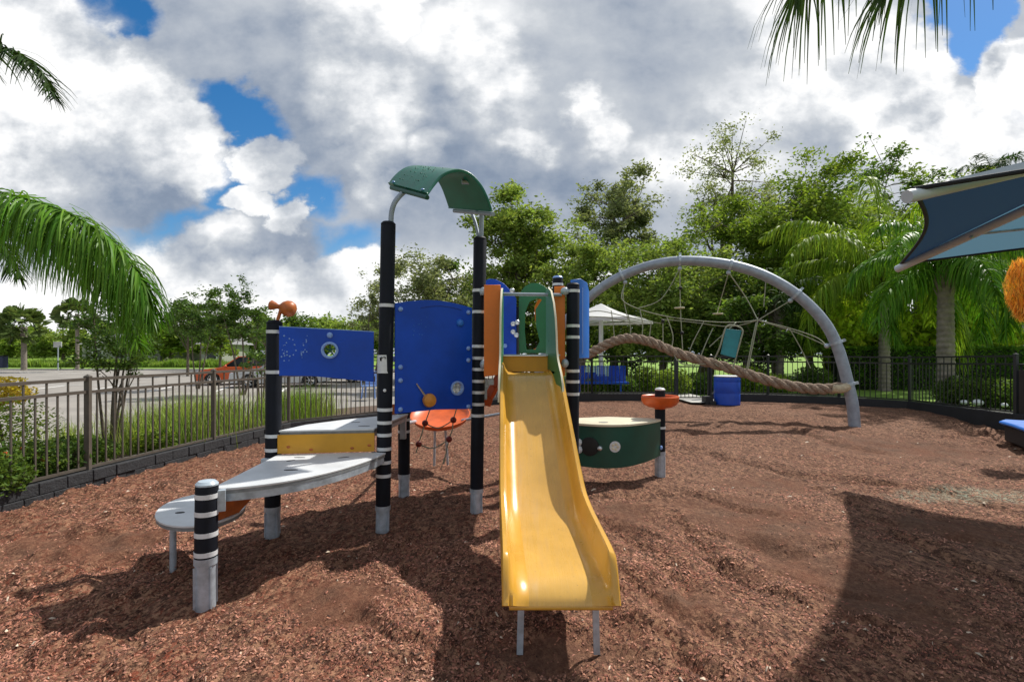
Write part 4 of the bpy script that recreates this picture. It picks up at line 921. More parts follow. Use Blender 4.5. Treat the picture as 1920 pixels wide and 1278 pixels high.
# ---------------------------------------------------------------- vegetation
def leafm(name,col,col2,tr=.45,isl=.45,rough=.6,vs=.9): return mat(name,col,rough,var2=col2,vscale=vs,island=isl,trans=tr,spec=.18,detail=3)
l_olive=leafm('leaf_olive',(0.129,0.205,0.040),(0.314,0.399,0.090))
l_grey=leafm('leaf_grey_green',(0.143,0.176,0.083),(0.311,0.350,0.175))
l_dark=leafm('leaf_dark',(0.061,0.113,0.023),(0.149,0.234,0.041))
l_bright=leafm('leaf_bright',(.12,.20,.025),(.24,.32,.05))
l_lime=leafm('leaf_lime',(.36,.52,.03),(.55,.66,.08),tr=.45)
l_palm=leafm('palm_leaf',(0.066,0.167,0.014),(0.130,0.278,0.024),tr=.35,isl=.4,rough=.4)
l_palmy=leafm('palm_leaf_yellow',(.15,.26,.02),(.28,.38,.045),tr=.45,isl=.4,rough=.45)
l_palmd=leafm('palm_leaf_dark',(0.028,0.060,0.010),(0.050,0.100,0.018),tr=.2,isl=.4)  # darker copy of palm_leaf; holds the shade of backlit fronds too
l_sabal=leafm('fan_palm_leaf',(.08,.13,.035),(.17,.23,.07),tr=.25)
l_myrtle=leafm('myrtle_leaf',(0.045,0.092,0.019),(0.112,0.193,0.031),tr=.35,rough=.4)
l_hedge=leafm('hedge_leaf',(0.055,0.127,0.014),(0.127,0.255,0.022))
l_grassn=leafm('near_grass',(.16,.27,.03),(.34,.40,.12),tr=.35,isl=.7)
l_grass=leafm('ornamental_grass',(0.131,0.232,0.028),(0.290,0.406,0.084),tr=.35,isl=.35)
def leaves(cs,sizes,rng,flat=.5,asp=.45,droop=0):
    n=len(cs); d=rng.normal(size=(n,3)); d[:,2]*=flat; d[:,2]-=droop; d/=np.linalg.norm(d,axis=1,keepdims=True)
    a=rng.normal(size=(n,3)); e=np.cross(d,a); e/=np.linalg.norm(e,axis=1,keepdims=True); nn=np.cross(d,e)
    L_=sizes[:,None]; W=L_*asp*.5
    V=np.stack([cs-d*L_*.5,cs+e*W+nn*L_*.06,cs+d*L_*.5,cs-e*W+nn*L_*.06],1).reshape(-1,3)
    b=np.arange(n)*4; return V,np.stack([b,b+1,b+2,b+3],1)
def limb_path(a,b,rnd,bend=.12,n=5,sag=0):
    a=Vector(a);b=Vector(b);L_=(b-a).length; pts=[]
    o=Vector((rnd.uniform(-1,1),rnd.uniform(-1,1),rnd.uniform(-.3,.8)))*L_*bend
    for i in range(n+1):
        t=i/n; pts.append(a.lerp(b,t)+o*math.sin(math.pi*t)+Vector((0,0,-sag*t*t)))
    return pts
def tree(label,loc,h,rx,zc,rz,m,nleaf=9000,leaf=.2,seed=1,trunk=.18,ncl=60,cl=.28,bark=None,cat='tree',group=None,lean=(0,0),forks=7,name='tree',flat=.5,ry=None,stems=1,droop=0,shape=None,low=None):
    rnd=random.Random(seed); rng=np.random.default_rng(seed); root=thing(name,label,cat,loc=loc,group=group,local=True); ry=ry or rx
    mb=MB(); cen=Vector((lean[0],lean[1],zc)); low=low if low is not None else zc-rz
    cl_pts=[]
    for k in range(ncl):
        for _ in range(40):
            v=Vector((rnd.gauss(0,1),rnd.gauss(0,1),rnd.gauss(0,1))).normalized()*(rnd.random()**.42)
            if v.z<-.55 and rnd.random()<.6: continue
            nv=noise.noise(v*1.6+Vector((seed*3.3,0,0)))
            if nv>-.28: break
        v=v*(.86+.5*nv); cl_pts.append(cen+Vector((v.x*rx,v.y*ry,v.z*rz)))
    base_top=[]
    for s_ in range(stems):
        sx,sy=(0,0) if stems==1 else (rnd.uniform(-1,1)*.8,rnd.uniform(-1,1)*.6)
        tt=cen+Vector((sx*rx*.8,sy*ry*.8,rz*.3)); tp=limb_path((sx*.10,sy*.10,-.15),tt,rnd,.05,8); r0=trunk/(stems**.5)
        mb.tube(tp,[r0*(1-.8*i/8) for i in range(9)],8); base_top.append(tp)
    hubs=[]
    for k in range(forks):
        tp=base_top[k%stems]; i=rnd.randint(3,7); q=tp[i]; v=cl_pts[rnd.randrange(ncl)]; e=q.lerp(v,.75); lp=limb_path(q,e,rnd,.14,5); r=trunk*.42/(stems**.3)*(1-.09*i)
        mb.tube(lp,[r*(1-.12*j) for j in range(6)],6); hubs+=lp[2:]
    for tp in base_top: hubs+=tp[4:]
    for c in cl_pts:
        q=min(hubs,key=lambda p:(p-c).length+max(0,p.z-c.z)*.6)
        lp=limb_path(q,c,rnd,.12,3); mb.tube(lp,[trunk*.11,trunk*.08,trunk*.055,trunk*.03],4,caps=False)
    mb.build('trunk',bark or m_bark,root)
    per=rng.multinomial(nleaf,rng.dirichlet(np.ones(ncl)*2.2)); cs=[]
    for c,k in zip(cl_pts,per):
        rr=cl*rx*rng.uniform(.55,1.15); g_=rng.normal(size=(k,3))*np.array([rr*.6,rr*.6,rr*.38]); g_[:,2]-=droop*np.abs(rng.normal(size=k))*rr; cs.append(np.array(c)+g_)
    cs=np.concatenate(cs); V,F=leaves(cs,leaf*rng.uniform(.6,1.3,len(cs)),rng,flat,droop=droop)
    npmesh('crown',V,F,m,root); return root
def T(label,px,ytop,ybot,hw,D_,m,gz_=.15,**k):
    X=(px-960)/960*D_; zt=H-(ytop-663)/960*D_-gz_; zb=H-(ybot-663)/960*D_-gz_; r=hw/960*D_
    return tree(label,(X,D_,gz_),zt,r,(zt+zb)/2,(zt-zb)/2,m,**k)
# --- back right wood
T('slender grey green airy tree between the tall posts, just behind the tower',790,440,690,115,30,l_grey,nleaf=15000,leaf=.2,seed=3,ncl=90,cl=.17,stems=3,trunk=.2,group=None)
T('thin grey sapling crown peeking left of the tall black post',700,500,690,50,27,l_grey,nleaf=2600,leaf=.17,seed=4,ncl=40,cl=.2,stems=2,trunk=.08)
T('tall olive green tree directly right of the green canopy',962,315,640,108,26,l_olive,nleaf=26000,leaf=.22,seed=5,ncl=120,cl=.19,trunk=.25)
T('open crowned tree with a long bare limb left of the arch top',1150,298,560,95,30,l_grey,nleaf=15000,leaf=.22,seed=6,ncl=90,cl=.16,trunk=.28,forks=9)
T('tallest thin tree with exposed forking limbs against the cloud above the arch',1315,208,540,95,31,l_grey,nleaf=9500,leaf=.18,seed=23,ncl=110,cl=.2,trunk=.34,forks=14,lean=(1.9,0))
T('small leaved oak filling the space inside the arch',1240,430,705,150,22,l_olive,nleaf=36000,leaf=.17,seed=8,ncl=130,cl=.17,trunk=.22,stems=2)
T('shaggy dark olive tree behind the white umbrella',1085,430,700,105,23,l_olive,nleaf=17000,leaf=.18,seed=9,ncl=100,cl=.19,trunk=.2)
T('rounded bright green tree rising behind the arch right half',1460,298,600,150,25,l_bright,nleaf=40000,leaf=.2,seed=10,ncl=130,cl=.17,trunk=.28)
T('dark low tree under the bright green one behind the arch',1400,500,720,120,20,l_dark,nleaf=19000,leaf=.17,seed=11,ncl=100,cl=.19,trunk=.2)
T('dark tree top with clustered leaves against white cloud on the right',1650,262,560,115,36,l_dark,nleaf=11000,leaf=.28,seed=12,ncl=80,cl=.15,trunk=.3)
T('broad olive tree behind the shade canopy corner',1790,285,620,130,33,l_olive,nleaf=26000,leaf=.26,seed=13,ncl=110,cl=.17,trunk=.3)
T('mid green tree filling the gap behind the two queen palms',1570,345,690,120,29,l_olive,nleaf=30000,leaf=.24,seed=14,ncl=110,cl=.18,trunk=.28)
T('green tree at the far right under the shade canopy',1900,330,690,110,27,l_bright,nleaf=13000,leaf=.24,seed=15,ncl=80,cl=.2,trunk=.25)
T('dense dark tree seen through the opening of the rear green panel',1000,500,740,75,30,l_dark,nleaf=11000,leaf=.25,seed=21,ncl=70,cl=.22,trunk=.22)
T('dark background tree low behind the slide tower',880,490,720,120,33,l_dark,nleaf=15000,leaf=.26,seed=16,ncl=90,cl=.2,trunk=.25)
T('dark background tree low behind the arch left foot',1170,520,725,130,28,l_dark,nleaf=17000,leaf=.23,seed=18,ncl=90,cl=.2,trunk=.25)
T('dark background tree low behind the arch middle',1330,480,720,120,29,l_dark,nleaf=17000,leaf=.23,seed=19,ncl=90,cl=.2,trunk=.25)
T('dark background tree low right of the arch top',1520,480,700,110,30,l_dark,nleaf=14000,leaf=.25,seed=20,ncl=80,cl=.2,trunk=.25)
# --- lime bamboo masses behind palms
for i,(px,yt,yb,hw,D_,s) in enumerate(((1570,560,688,60,20.6,31),(1640,545,688,64,21.2,32),(1715,535,690,64,20.8,33),(1805,520,690,66,21.4,34),(1885,500,700,66,20.6,35))):
    T(['yellow green bamboo clump left of the thinner palm trunk','yellow green bamboo clump directly behind the thinner palm trunk','yellow green bamboo clump between the two palm trunks','yellow green bamboo clump right of the stout palm trunk','yellow green bamboo clump at the right edge behind the bin'][i],px,yt,yb,hw,D_,l_lime,nleaf=9000,leaf=.28,seed=s,ncl=50,cl=.24,trunk=.1,stems=4,droop=.8,cat='bamboo',name='bamboo_clump',group='bamboo clumps behind the right fence')
# --- shrubs along the back fence
def shrub(label,px,D_,r,h,m,n,leaf,seed,gz_=.16,name='shrub',cat='shrub',group=None,flat=.7):
    X=(px-960)/960*D_; rng=np.random.default_rng(seed); root=thing(name,label,cat,loc=(X,D_,gz_),group=group,local=True); rnd=random.Random(seed)
    v=rng.normal(size=(n,3)); v/=np.linalg.norm(v,axis=1,keepdims=True); v*=(rng.random((n,1))**.33)
    lump=np.array([1+.3*noise.noise(Vector(q)*2.1+Vector((seed,0,0))) for q in v])[:,None]; v*=lump
    c=v*np.array([r,r*.8,h*.5])+np.array([0,0,h*.5]); c[:,2]=np.maximum(c[:,2],.02)
    V,F=leaves(c,leaf*rng.uniform(.6,1.3,n),rng,flat); npmesh('foliage',V,F,m,root)
    b=MB()
    for k in range(5): a=rnd.uniform(0,6.3); b.tube([(0,0,-.05),(r*.25*math.cos(a),r*.25*math.sin(a),h*.35),(r*.5*math.cos(a),r*.5*math.sin(a),h*.7)],[.02,.015,.008],5)
    b.build('stem',m_bark,root); return root
words=['under the white umbrella','right of the umbrella post','behind the orange bowl','behind the pale gate threshold','left of the blue drum','right of the blue drum','below the sagging braided rope','left of the arch foot']
for i,px in enumerate((1105,1160,1210,1262,1315,1405,1455,1525)):
    shrub(['glossy green shrub behind the back fence ','dark low shrub behind the back fence ','light green leafy shrub behind the back fence ','yellow green shrub behind the back fence ','dark rounded shrub behind the back fence ','sunlit yellow green shrub behind the back fence ','bushy green shrub behind the back fence ','dark leafy shrub behind the back fence '][i]+words[i],px,16.6+.5*(i%3),.62,[.75,.6,.9,.85,.7,.9,.7,.95][i],[l_bright,l_dark,l_bright,l_bright,l_dark,l_palmy,l_bright,l_dark][i],2600,.10,60+i,group='shrubs behind the back fence')
for i,(px,D_) in enumerate(((1840,12.6),(1790,13.2),(1885,12.2))):
    shrub(['dark shrub behind the right fence, nearest the stout palm','dark shrub behind the right fence, between stout palm and bin','dark shrub behind the right fence, beside the bin'][(1,0,2)[i]],px,D_,.5,.75,l_dark,2200,.09,80+i,group='dark shrubs behind the right fence')
    root=None
b=MB()
for px,py,D_,r in ((1832,748,12.0,.085),(1812,752,12.1,.06),(1882,745,11.6,.05),(1340,715,15.5,.06)):
    pass
# landscape rocks
for i,(px,D_,r,lab) in enumerate(((1833,12.2,.10,'larger white stone on the bed behind the right fence'),(1808,12.3,.07,'smaller white stone left of the larger one behind the right fence'),(1883,11.6,.06,'small white stone beside the fence end post'))):
    b=MB(); b.sphere(((px-960)/960*D_,D_,.34),r,10,sc=(1.3,1,.8)); o=b.build('white_stone',m_white); tag(o,lab,'stone')
# --- hedge
def hedge(label,x0,x1,y,z0,z1,d,m,n,leaf,seed):
    root=thing('hedge',label,'hedge',loc=((x0+x1)/2,y,z0),local=True); rng=np.random.default_rng(seed); w=(x1-x0)/2
    c=np.stack([rng.uniform(-w,w,n),rng.uniform(-d/2,d/2,n),rng.uniform(0,z1-z0,n)],1)
    f=rng.integers(0,3,n); c[f==0,1]=-d/2; c[f==1,2]=z1-z0; c+=rng.normal(0,.03,(n,3)); V,F=leaves(c,leaf*rng.uniform(.7,1.3,n),rng,.8); npmesh('foliage',V,F,m,root)
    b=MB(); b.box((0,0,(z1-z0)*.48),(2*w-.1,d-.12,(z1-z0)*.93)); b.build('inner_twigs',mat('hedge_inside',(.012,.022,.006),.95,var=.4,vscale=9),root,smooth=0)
hedge('long clipped green hedge behind the right fence and palm trunks',12.4,20.5,19.5,.15,1.72,1.1,l_hedge,15000,.11,7)
# --- palms
def frond_mesh(acc,path,leaf_len,n,rng,rw=.03,hang=.9,width=.018,plume=.35,taper=.45):
    """path: rachis points; leaflets both sides with gravity droop. acc: (V list, F list)"""
    path=[Vector(p) for p in path]; m=len(path)-1; VV,FF=acc
    def at(t): i=min(int(t*m),m-1); return path[i].lerp(path[i+1],t*m-i)
    for s_ in range(n):
        t=.07+.93*(s_+.5)/n; p=at(t); tg=(at(min(1,t+.02))-at(max(0,t-.02))).normalized()
        side=tg.cross(Vector((0,0,1))); 
        if side.length<.15: side=tg.cross(Vector((.3,1,.2)))
        side.normalize(); up=side.cross(tg)
        L_=leaf_len*(math.sin(math.pi*min(1,(t*.86+.14)))**taper)*rng.uniform(.8,1.12)
        for sg in (-1,1):
            e=rng.normal(0,plume); d=(side*sg*math.cos(e)+up*math.sin(e)+tg*(.35+.5*t)+Vector(rng.normal(0,.06,3))).normalized()
            q=p.copy(); w=width*rng.uniform(.8,1.2); pts=[]; seg=4; wv=d.cross(Vector((0,0,1))); 
            if wv.length<.1: wv=tg.copy()
            wv=(wv.normalized()+Vector(rng.normal(0,.35,3))).normalized()
            for k in range(seg+1):
                ww=w*(1 if k<2 else (1-(k-1)/seg*1.1)); ww=max(ww,.0015); pts.append((q-wv*ww/2,q+wv*ww/2)); d=(d+Vector((0,0,-hang*L_/seg*(1.1+.4*k)*1.0))).normalized(); q=q+d*L_/seg
            o=len(VV)
            for a,b_ in pts: VV.append(tuple(a)); VV.append(tuple(b_))
            for k in range(seg): FF.append((o+2*k,o+2*k+1,o+2*k+3,o+2*k+2))
    # rachis as triangular prism
    o=len(VV); 
    for i,p in enumerate(path):
        r=rw*(1-.85*i/m)/2; VV+= [tuple(p+Vector((r,0,0))),tuple(p+Vector((-r*.5,r*.8,0))),tuple(p+Vector((-r*.5,-r*.8,0)))]; VV.append(tuple(p+Vector((0,0,-r))))
    for i in range(m):
        for j in range(3): FF.append((o+4*i+j,o+4*i+(j+1)%3,o+4*(i+1)+(j+1)%3,o+4*(i+1)+j))
def arc_path(az,el,L_,curl,n=14,start=(0,0,0)):
    p=Vector(start); out=[p.copy()]; e=el
    for i in range(n):
        p=p+Vector((math.cos(az)*math.cos(e),math.sin(az)*math.cos(e),math.sin(e)))*L_/n; out.append(p.copy()); e-=curl/n*(.5+1.0*i/n)
    return out
def palm(label,loc,th,r,nf,L_,m,seed,leaf_len=.6,nl=60,trunk=None,curl=2.2,width=.035,fr=None,group=None,lean=(0,0),boot=True,elr=(-.35,1.35),plume=.5,custom=None,hang=1.1):
    rng=np.random.default_rng(seed); root=thing('palm_tree',label,'palm',loc=loc,local=True,group=group)
    b=MB(); N_=int(max(30,th*14)); pts=[];rs=[]
    for i in range(N_+1):
        t=i/N_; pts.append(Vector((lean[0]*t,lean[1]*t,-.2+(th+.2)*t))); rs.append(r*(1.12-.25*t+(.25*max(0,.08-t)/.08))*(1+.12*(i%2)))
    b.tube(pts,rs,16); b.build('trunk',trunk or m_palmbark,root,smooth=12)
    top=Vector((lean[0],lean[1],th))
    if boot:
        b=MB()
        for k in range(26):
            a=k*2.4; z=-.55+.028*k; q=top+Vector((math.cos(a)*r*.8,math.sin(a)*r*.8,z)); b.bar(q,q+Vector((math.cos(a)*.10,math.sin(a)*.10,.26)),.09,.03)
        b.lathe([(r*.8,-.1),(r*.7,.25),(r*.35,.6),(0,.75)],top,None,12)
        b.build('leaf_bases',m_palmbark,root)
    if custom is None:
        for k in range(nf):
            az=k*2.399+rng.uniform(-.2,.2); el=elr[0]+(elr[1]-elr[0])*((k+.5)/nf)+rng.uniform(-.1,.1)
            acc=([],[]); frond_mesh(acc,arc_path(az,el,L_*rng.uniform(.85,1.1),curl*rng.uniform(.8,1.15),start=top+Vector((0,0,.2))),leaf_len,nl,rng,rw=.07,width=width,plume=plume,hang=hang)
            npmesh('frond',acc[0],acc[1],m,root)
    return root,top
def gp(px,py,D_): p=P(px,py,D_); return p
def palmpx(label,px,ytop,D_,gz_,w,**k):
    X=(px-960)/960*D_; th=H-(ytop-663)/960*D_-gz_; return palm(label,(X,D_,gz_),th,w/960*D_/2,**k)
palmpx('stout trunked queen palm right behind the right fence beside the canopy',1773,520,13.6,.16,26,nf=18,L_=3.0,m=l_palm,seed=41,leaf_len=.8,nl=95,hang=2.0,group='queen palms behind the right fence')
palmpx('thinner trunked queen palm with curtain like fronds left of the stout one',1658,530,18.5,.16,17,nf=22,L_=5.4,m=l_palmy,seed=42,leaf_len=1.15,nl=120,hang=2.0,elr=(0,1.5),group='queen palms behind the right fence',curl=2.5,width=.045)
palmpx('yellow green queen palm whose crown shows between the two palm trunks',1722,500,22.5,.16,14,nf=22,L_=4.6,m=l_palmy,seed=46,leaf_len=1.1,nl=90,hang=2.0,elr=(0,1.5),width=.05,curl=2.5,group='queen palms behind the right fence')
palmpx('tall distant queen palm whose tuft stands above the shade canopy',1860,330,33,.16,9,nf=14,L_=2.6,m=l_palmd,seed=43,leaf_len=.7,nl=40,group=None,width=.06)
palmpx('slim palm with patterned trunk behind the fence left of the arch foot',1462,580,19.5,.16,13,nf=12,L_=2.3,m=l_palmd,seed=44,leaf_len=.6,nl=45,width=.04)
# orange seed cluster hanging at right
root=thing('seed_cluster','orange hanging palm seed cluster at the right edge','seed cluster',loc=P(1926,490,7.6),local=True)
rng=np.random.default_rng(3); n=2600; t=rng.random(n); a=rng.uniform(0,6.28,n); rr=(.10+.16*np.sin(np.pi*np.clip(t*.9+.1,0,1)))*np.sqrt(rng.random(n)); c=np.stack([rr*np.cos(a),rr*np.sin(a),-t*.85],1); V,F=leaves(c,rng.uniform(.10,.24,n),rng,.3,.07,droop=2.6); npmesh('seed_strands',V,F,mat('orange_seed',(.85,.45,.07),.6,island=.5,trans=.3),root)
b=MB(); b.tube([(0,0,-.2),(.05,0,.15),(.5,.05,.7),(1.4,.1,.95),(2.6,.2,.75)],[.015,.018,.022,.025,.03],8); b.build('stalk',m_bark,root)
# --- left near queen palm (trunk outside frame)
rp_,top=palm('queen palm left of the picture whose long fronds arch over the fence',(-7.1,4.7,0),2.9,.15,0,3,l_palm,51,custom=True)
def add_frond(path,root,ll,nl,m,seed,**k):
    rng=np.random.default_rng(seed); acc=([],[]); off=root.location; path=[Vector(p)-off for p in path]
    frond_mesh(acc,catmull(path,5),ll,nl,rng,**k); return npmesh('frond',acc[0],acc[1],m,root)
W0=Vector(rp_.location)+top+Vector((0,0,.2))
add_frond([W0,P(-180,400,4.5),P(-60,357,4.3),P(50,372,4.15),P(140,405,4.0),P(215,458,3.95),P(265,525,3.9),P(285,600,3.9)],rp_,.60,430,l_palm,1,hang=3.2,width=.015,plume=.55,rw=.05)
add_frond([W0,P(-180,425,4.6),P(-60,380,4.5),P(40,388,4.35),P(120,425,4.3),P(190,480,4.2),P(240,550,4.2),P(255,610,4.2)],rp_,.55,330,l_palm,2,hang=3.2,width=.015,plume=.5,rw=.045)
add_frond([W0,P(-180,440,4.3),P(-60,410,4.2),P(60,430,4.1),P(150,480,4.0),P(225,560,4.0),P(262,650,4.0)],rp_,.48,280,l_palm,8,hang=3.2,width=.015,plume=.6,rw=.04)
add_frond([W0,P(-200,200,4.6),P(-90,95,4.6),P(-10,85,4.6),P(40,105,4.6),P(80,140,4.6),P(102,185,4.6)],rp_,.40,150,l_palmd,3,hang=2.0,width=.016,plume=.35,rw=.035)  # backlit frond; its shade is put into the darker leaf colour
add_frond([W0,P(-220,470,5),P(-110,420,5),P(-40,430,5),P(10,465,5),P(38,520,5)],rp_,.45,150,l_palmd,4,hang=1.8,width=.018,plume=.4)
for k in range(9):
    az=2.0+k*.42; add_frond([W0+v for v in arc_path(az,.9-.12*(k%4),3.0,2.2)],rp_,.6,45,l_palm,60+k,width=.03,plume=.4)
# --- palm behind the camera, frond tips hanging into the top of the view
rp2,top2=palm('queen palm standing beside the photographer, only frond tips showing at top',(3.6,-2.6,0),4.3,.16,0,3,l_palmd,52,custom=True)
W1=Vector(rp2.location)+top2+Vector((0,0,.2))
add_frond([W1,Vector((3.1,-1.2,5.2)),Vector((2.6,.4,5.3)),Vector((2.2,1.8,4.6)),P(1560,-120,2.95),P(1500,-30,3.1)],rp2,.74,110,l_palmd,5,hang=2.2,width=.015,plume=.35,rw=.035,taper=.2)
add_frond([W1,Vector((3.6,-1.0,5.3)),Vector((3.2,.6,5.3)),Vector((2.7,2.0,4.5)),P(1740,-110,3.0),P(1670,-40,3.15)],rp2,.74,110,l_palmd,6,hang=2.2,width=.016,plume=.4,rw=.035,taper=.2)
for k in range(9):
    az=-2.4+k*.36; add_frond([W1+v for v in arc_path(az,.9-.15*(k%4),3.0,2.2)],rp2,.6,40,l_palm,70+k,width=.03,plume=.4)
# --- left side: fan palms, small trees
def fanpalm(label,px,ytop,ybase,D_,hw,seed,w):
    gz_=H-(ybase-663)/960*D_; X=(px-960)/960*D_; zt=H-(ytop-663)/960*D_-gz_; R_=hw/960*D_; th=zt-R_*1.05
    root=thing('fan_palm',label,'palm',loc=(X,D_,gz_),local=True,group='fan palms across the parking lot'); rng=np.random.default_rng(seed)
    b=MB(); b.tube([(0,0,-.1),(0,0,th*.5),(0,0,th)],[w/960*D_*.36,w/960*D_*.32,w/960*D_*.4],10); b.build('trunk',m_palmbark,root)
    VV=[];FF=[]
    for k in range(64):
        v=Vector(rng.normal(size=3)).normalized(); 
        if v.z<-.8: v.z*=-.5
        c=Vector((0,0,th))+v*R_*rng.uniform(.45,.68); u0=v.cross(Vector((0,0,1))).normalized(); t0=v.cross(u0); ph=rng.uniform(-1.2,1.2); u=u0*math.cos(ph)+t0*math.sin(ph); t=v.cross(u)
        for j in range(13):
            a=(j-6)*.27; d=(v*math.cos(a)+u*math.sin(a)+t*rng.normal(0,.12)+Vector((0,0,-.25))).normalized(); L_=R_*.5; ww=R_*.045; wv=d.cross(t).normalized(); o=len(VV)
            VV+= [tuple(c-wv*ww*.4),tuple(c+wv*ww*.4),tuple(c+d*L_*.6+wv*ww),tuple(c+d*L_*.6-wv*ww),tuple(c+d*L_+Vector((0,0,-L_*.25)))]
            FF.append((o,o+1,o+2,o+3)); FF.append((o+3,o+2,o+4,o+4))
    F4=[f for f in FF if f[2]!=f[3]]; 
    o=npmesh('crown',VV,F4,l_sabal,root)
fanpalm('wide fan palm at the far left across the parking lot',45,562,692,48,48,1,13)
fanpalm('taller dark fan palm behind the crape myrtle, across the lot',145,545,690,47,42,2,9)
T('bushy green tree in front of the grey house across the lot',412,592,676,34,50,l_bright,gz_=.0,nleaf=5200,leaf=.34,seed=98,ncl=50,cl=.25,trunk=.14)
T('small round tree with dark leaves left of the orange car',352,560,652,52,38,l_myrtle,gz_=.0,nleaf=6500,leaf=.24,seed=91,ncl=60,cl=.2,trunk=.11)
T('airy crape myrtle left of the banded post, over the cars',455,522,668,68,20.5,l_myrtle,gz_=-.1,nleaf=7200,leaf=.13,seed=92,ncl=80,cl=.17,trunk=.08,stems=3)
T('airy crape myrtle between the parked cars and the big frond',370,540,660,62,24,l_myrtle,gz_=-.1,nleaf=4200,leaf=.14,seed=97,ncl=60,cl=.17,trunk=.07,stems=3)
cm=T('multi stemmed crape myrtle just behind the left fence post',205,520,745,95,7.7,l_myrtle,gz_=.02,nleaf=5200,leaf=.06,seed=93,ncl=70,cl=.17,trunk=.062,stems=6,low=.9,name='crape_myrtle')
T('thin crape myrtle beyond the fence behind the banded post',490,600,735,45,13.5,l_myrtle,gz_=-.05,nleaf=900,leaf=.09,seed=94,ncl=30,cl=.2,trunk=.05,stems=2)
# far tree belt
rn2=random.Random(77)
farL=['far dark oak','far bright bushy tree','far olive tree','far rounded green tree']
spots=[(-40,600,70,90),(60,608,60,80),(118,612,50,70),(205,600,60,84),(262,598,48,76),(318,604,52,66),(395,590,50,72),(478,585,66,70),(560,588,60,82),(612,590,56,88),(665,588,60,80),(730,580,60,85),(800,575,80,76),(870,560,90,70)]
pos=['beyond the left frame edge','behind the wide fan palm','between the two fan palms','behind the crape myrtle stems','under the hanging frond tip','just right of the hanging frond','behind the small round tree','behind the banded post with the toy telescope','above the low blue panel left end','above the low blue panel porthole','above the low blue panel right end','between the two tall posts','behind the large blue panel','behind the second tall post']
for i,(px,yt,hw,D_) in enumerate(spots):
    T(farL[i%4]+' '+pos[i],px,yt,672,hw,D_,[l_dark,l_bright,l_olive,l_bright][i%4],gz_=-.05,nleaf=5200,leaf=.6,seed=120+i,ncl=50,cl=.26,trunk=.3,group='far trees across the parking lot')
for i,(px,D_,r,h) in enumerate(((20,84,5,2.2),(95,85,4.5,2.0),(165,84,4,2.4),(235,86,4,2.0),(300,84,5,3.2),(345,86,5,3.4),(395,80,3.5,2.6))):
    shrub('green hedge bush on the far verge '+['at the left frame edge','between the fan palms','right of the taller fan palm','behind the myrtle stems','at the foot of the hanging frond','behind the small round tree','beside the grey house'][i],px,D_,r,h,[l_bright,l_dark,l_bright,l_hedge,l_bright,l_bright,l_dark][i],2600,.4,150+i,gz_=.9,group='bushes on the far verge')
# grass: far ornamental border + near bed
def blades(name,label,pts,hs,w,seed,m,lean=.5):
    rng=np.random.default_rng(seed); n=len(pts); a=rng.uniform(0,6.28,n); h=hs; d=np.stack([np.cos(a),np.sin(a)],1); ln=h*lean*rng.random(n); e=np.stack([-d[:,1],d[:,0]],1)*w*.5*rng.uniform(.6,1.3,n)[:,None]
    P0=pts; z=np.zeros(n)
    def vt(q,off,zz_): return np.concatenate([q[:,:2]+off,(q[:,2]+zz_)[:,None]],1)
    tip=h*(1-.25*rng.random(n))
    V=np.stack([vt(P0,-e,z),vt(P0,e,z),vt(P0,e*.8+d*(ln*.35)[:,None],h*.6),vt(P0,-e*.8+d*(ln*.35)[:,None],h*.6),vt(P0,d*ln[:,None]+e*.1,tip),vt(P0,d*ln[:,None]-e*.1,tip)],1).reshape(-1,3)
    b=np.arange(n)*6; F=np.concatenate([np.stack([b,b+1,b+2,b+3],1),np.stack([b+3,b+2,b+4,b+5],1)])
    o=npmesh(name,V,F,m); tag(o,label,'grass',kind='stuff'); return o
rng=np.random.default_rng(9)
n=26000; x=rng.uniform(-58,-16,n); y=53.6+rng.uniform(0,2.8,n)-(x+22)*.02; blades('border_grass','ornamental grass border along the far edge of the parking lot',np.stack([x,y,np.full(n,-.05)],1),rng.uniform(.5,1.0,n)*(1+.25*np.sin(x*1.7)),.09,1,l_grass,.5)
cl=[]
for k in range(95):
    y=rng.uniform(2.5,11.5); x=-5.0+.146*(y-6.06)-rng.uniform(.35,2.9)
    if noise.noise(Vector((x*.5,y*.4,3)))<.0: continue
    cl.append((x,y,rng.uniform(.4,.85) if y<5.6 else rng.uniform(.22,.48),rng.uniform(.10,.22)))
for px,py,D_ in ((590,760,12.0),(610,765,12.6),(570,770,11.6),(400,800,9.4),(420,790,10.4),(375,800,9.0),(450,790,10.6),(340,820,8.2)):
    q=P(px,py,D_); cl.append((q.x-.3,q.y,.85,.35)); cl.append((q.x-.7,q.y-.2,.75,.3))
pts=[];hs=[]
for (x,y,h,r) in cl:
    k=int(420*(r/.25)); p=np.stack([rng.normal(x,r*.95,k),rng.normal(y,r*.95,k),np.full(k,-.05)],1); pts.append(p); hs.append(rng.uniform(.4,1.1,k)*h)
blades('bed_grass','arching ornamental grasses filling the bed behind the left fence',np.concatenate(pts),np.concatenate(hs),.009,2,l_grassn,.6)
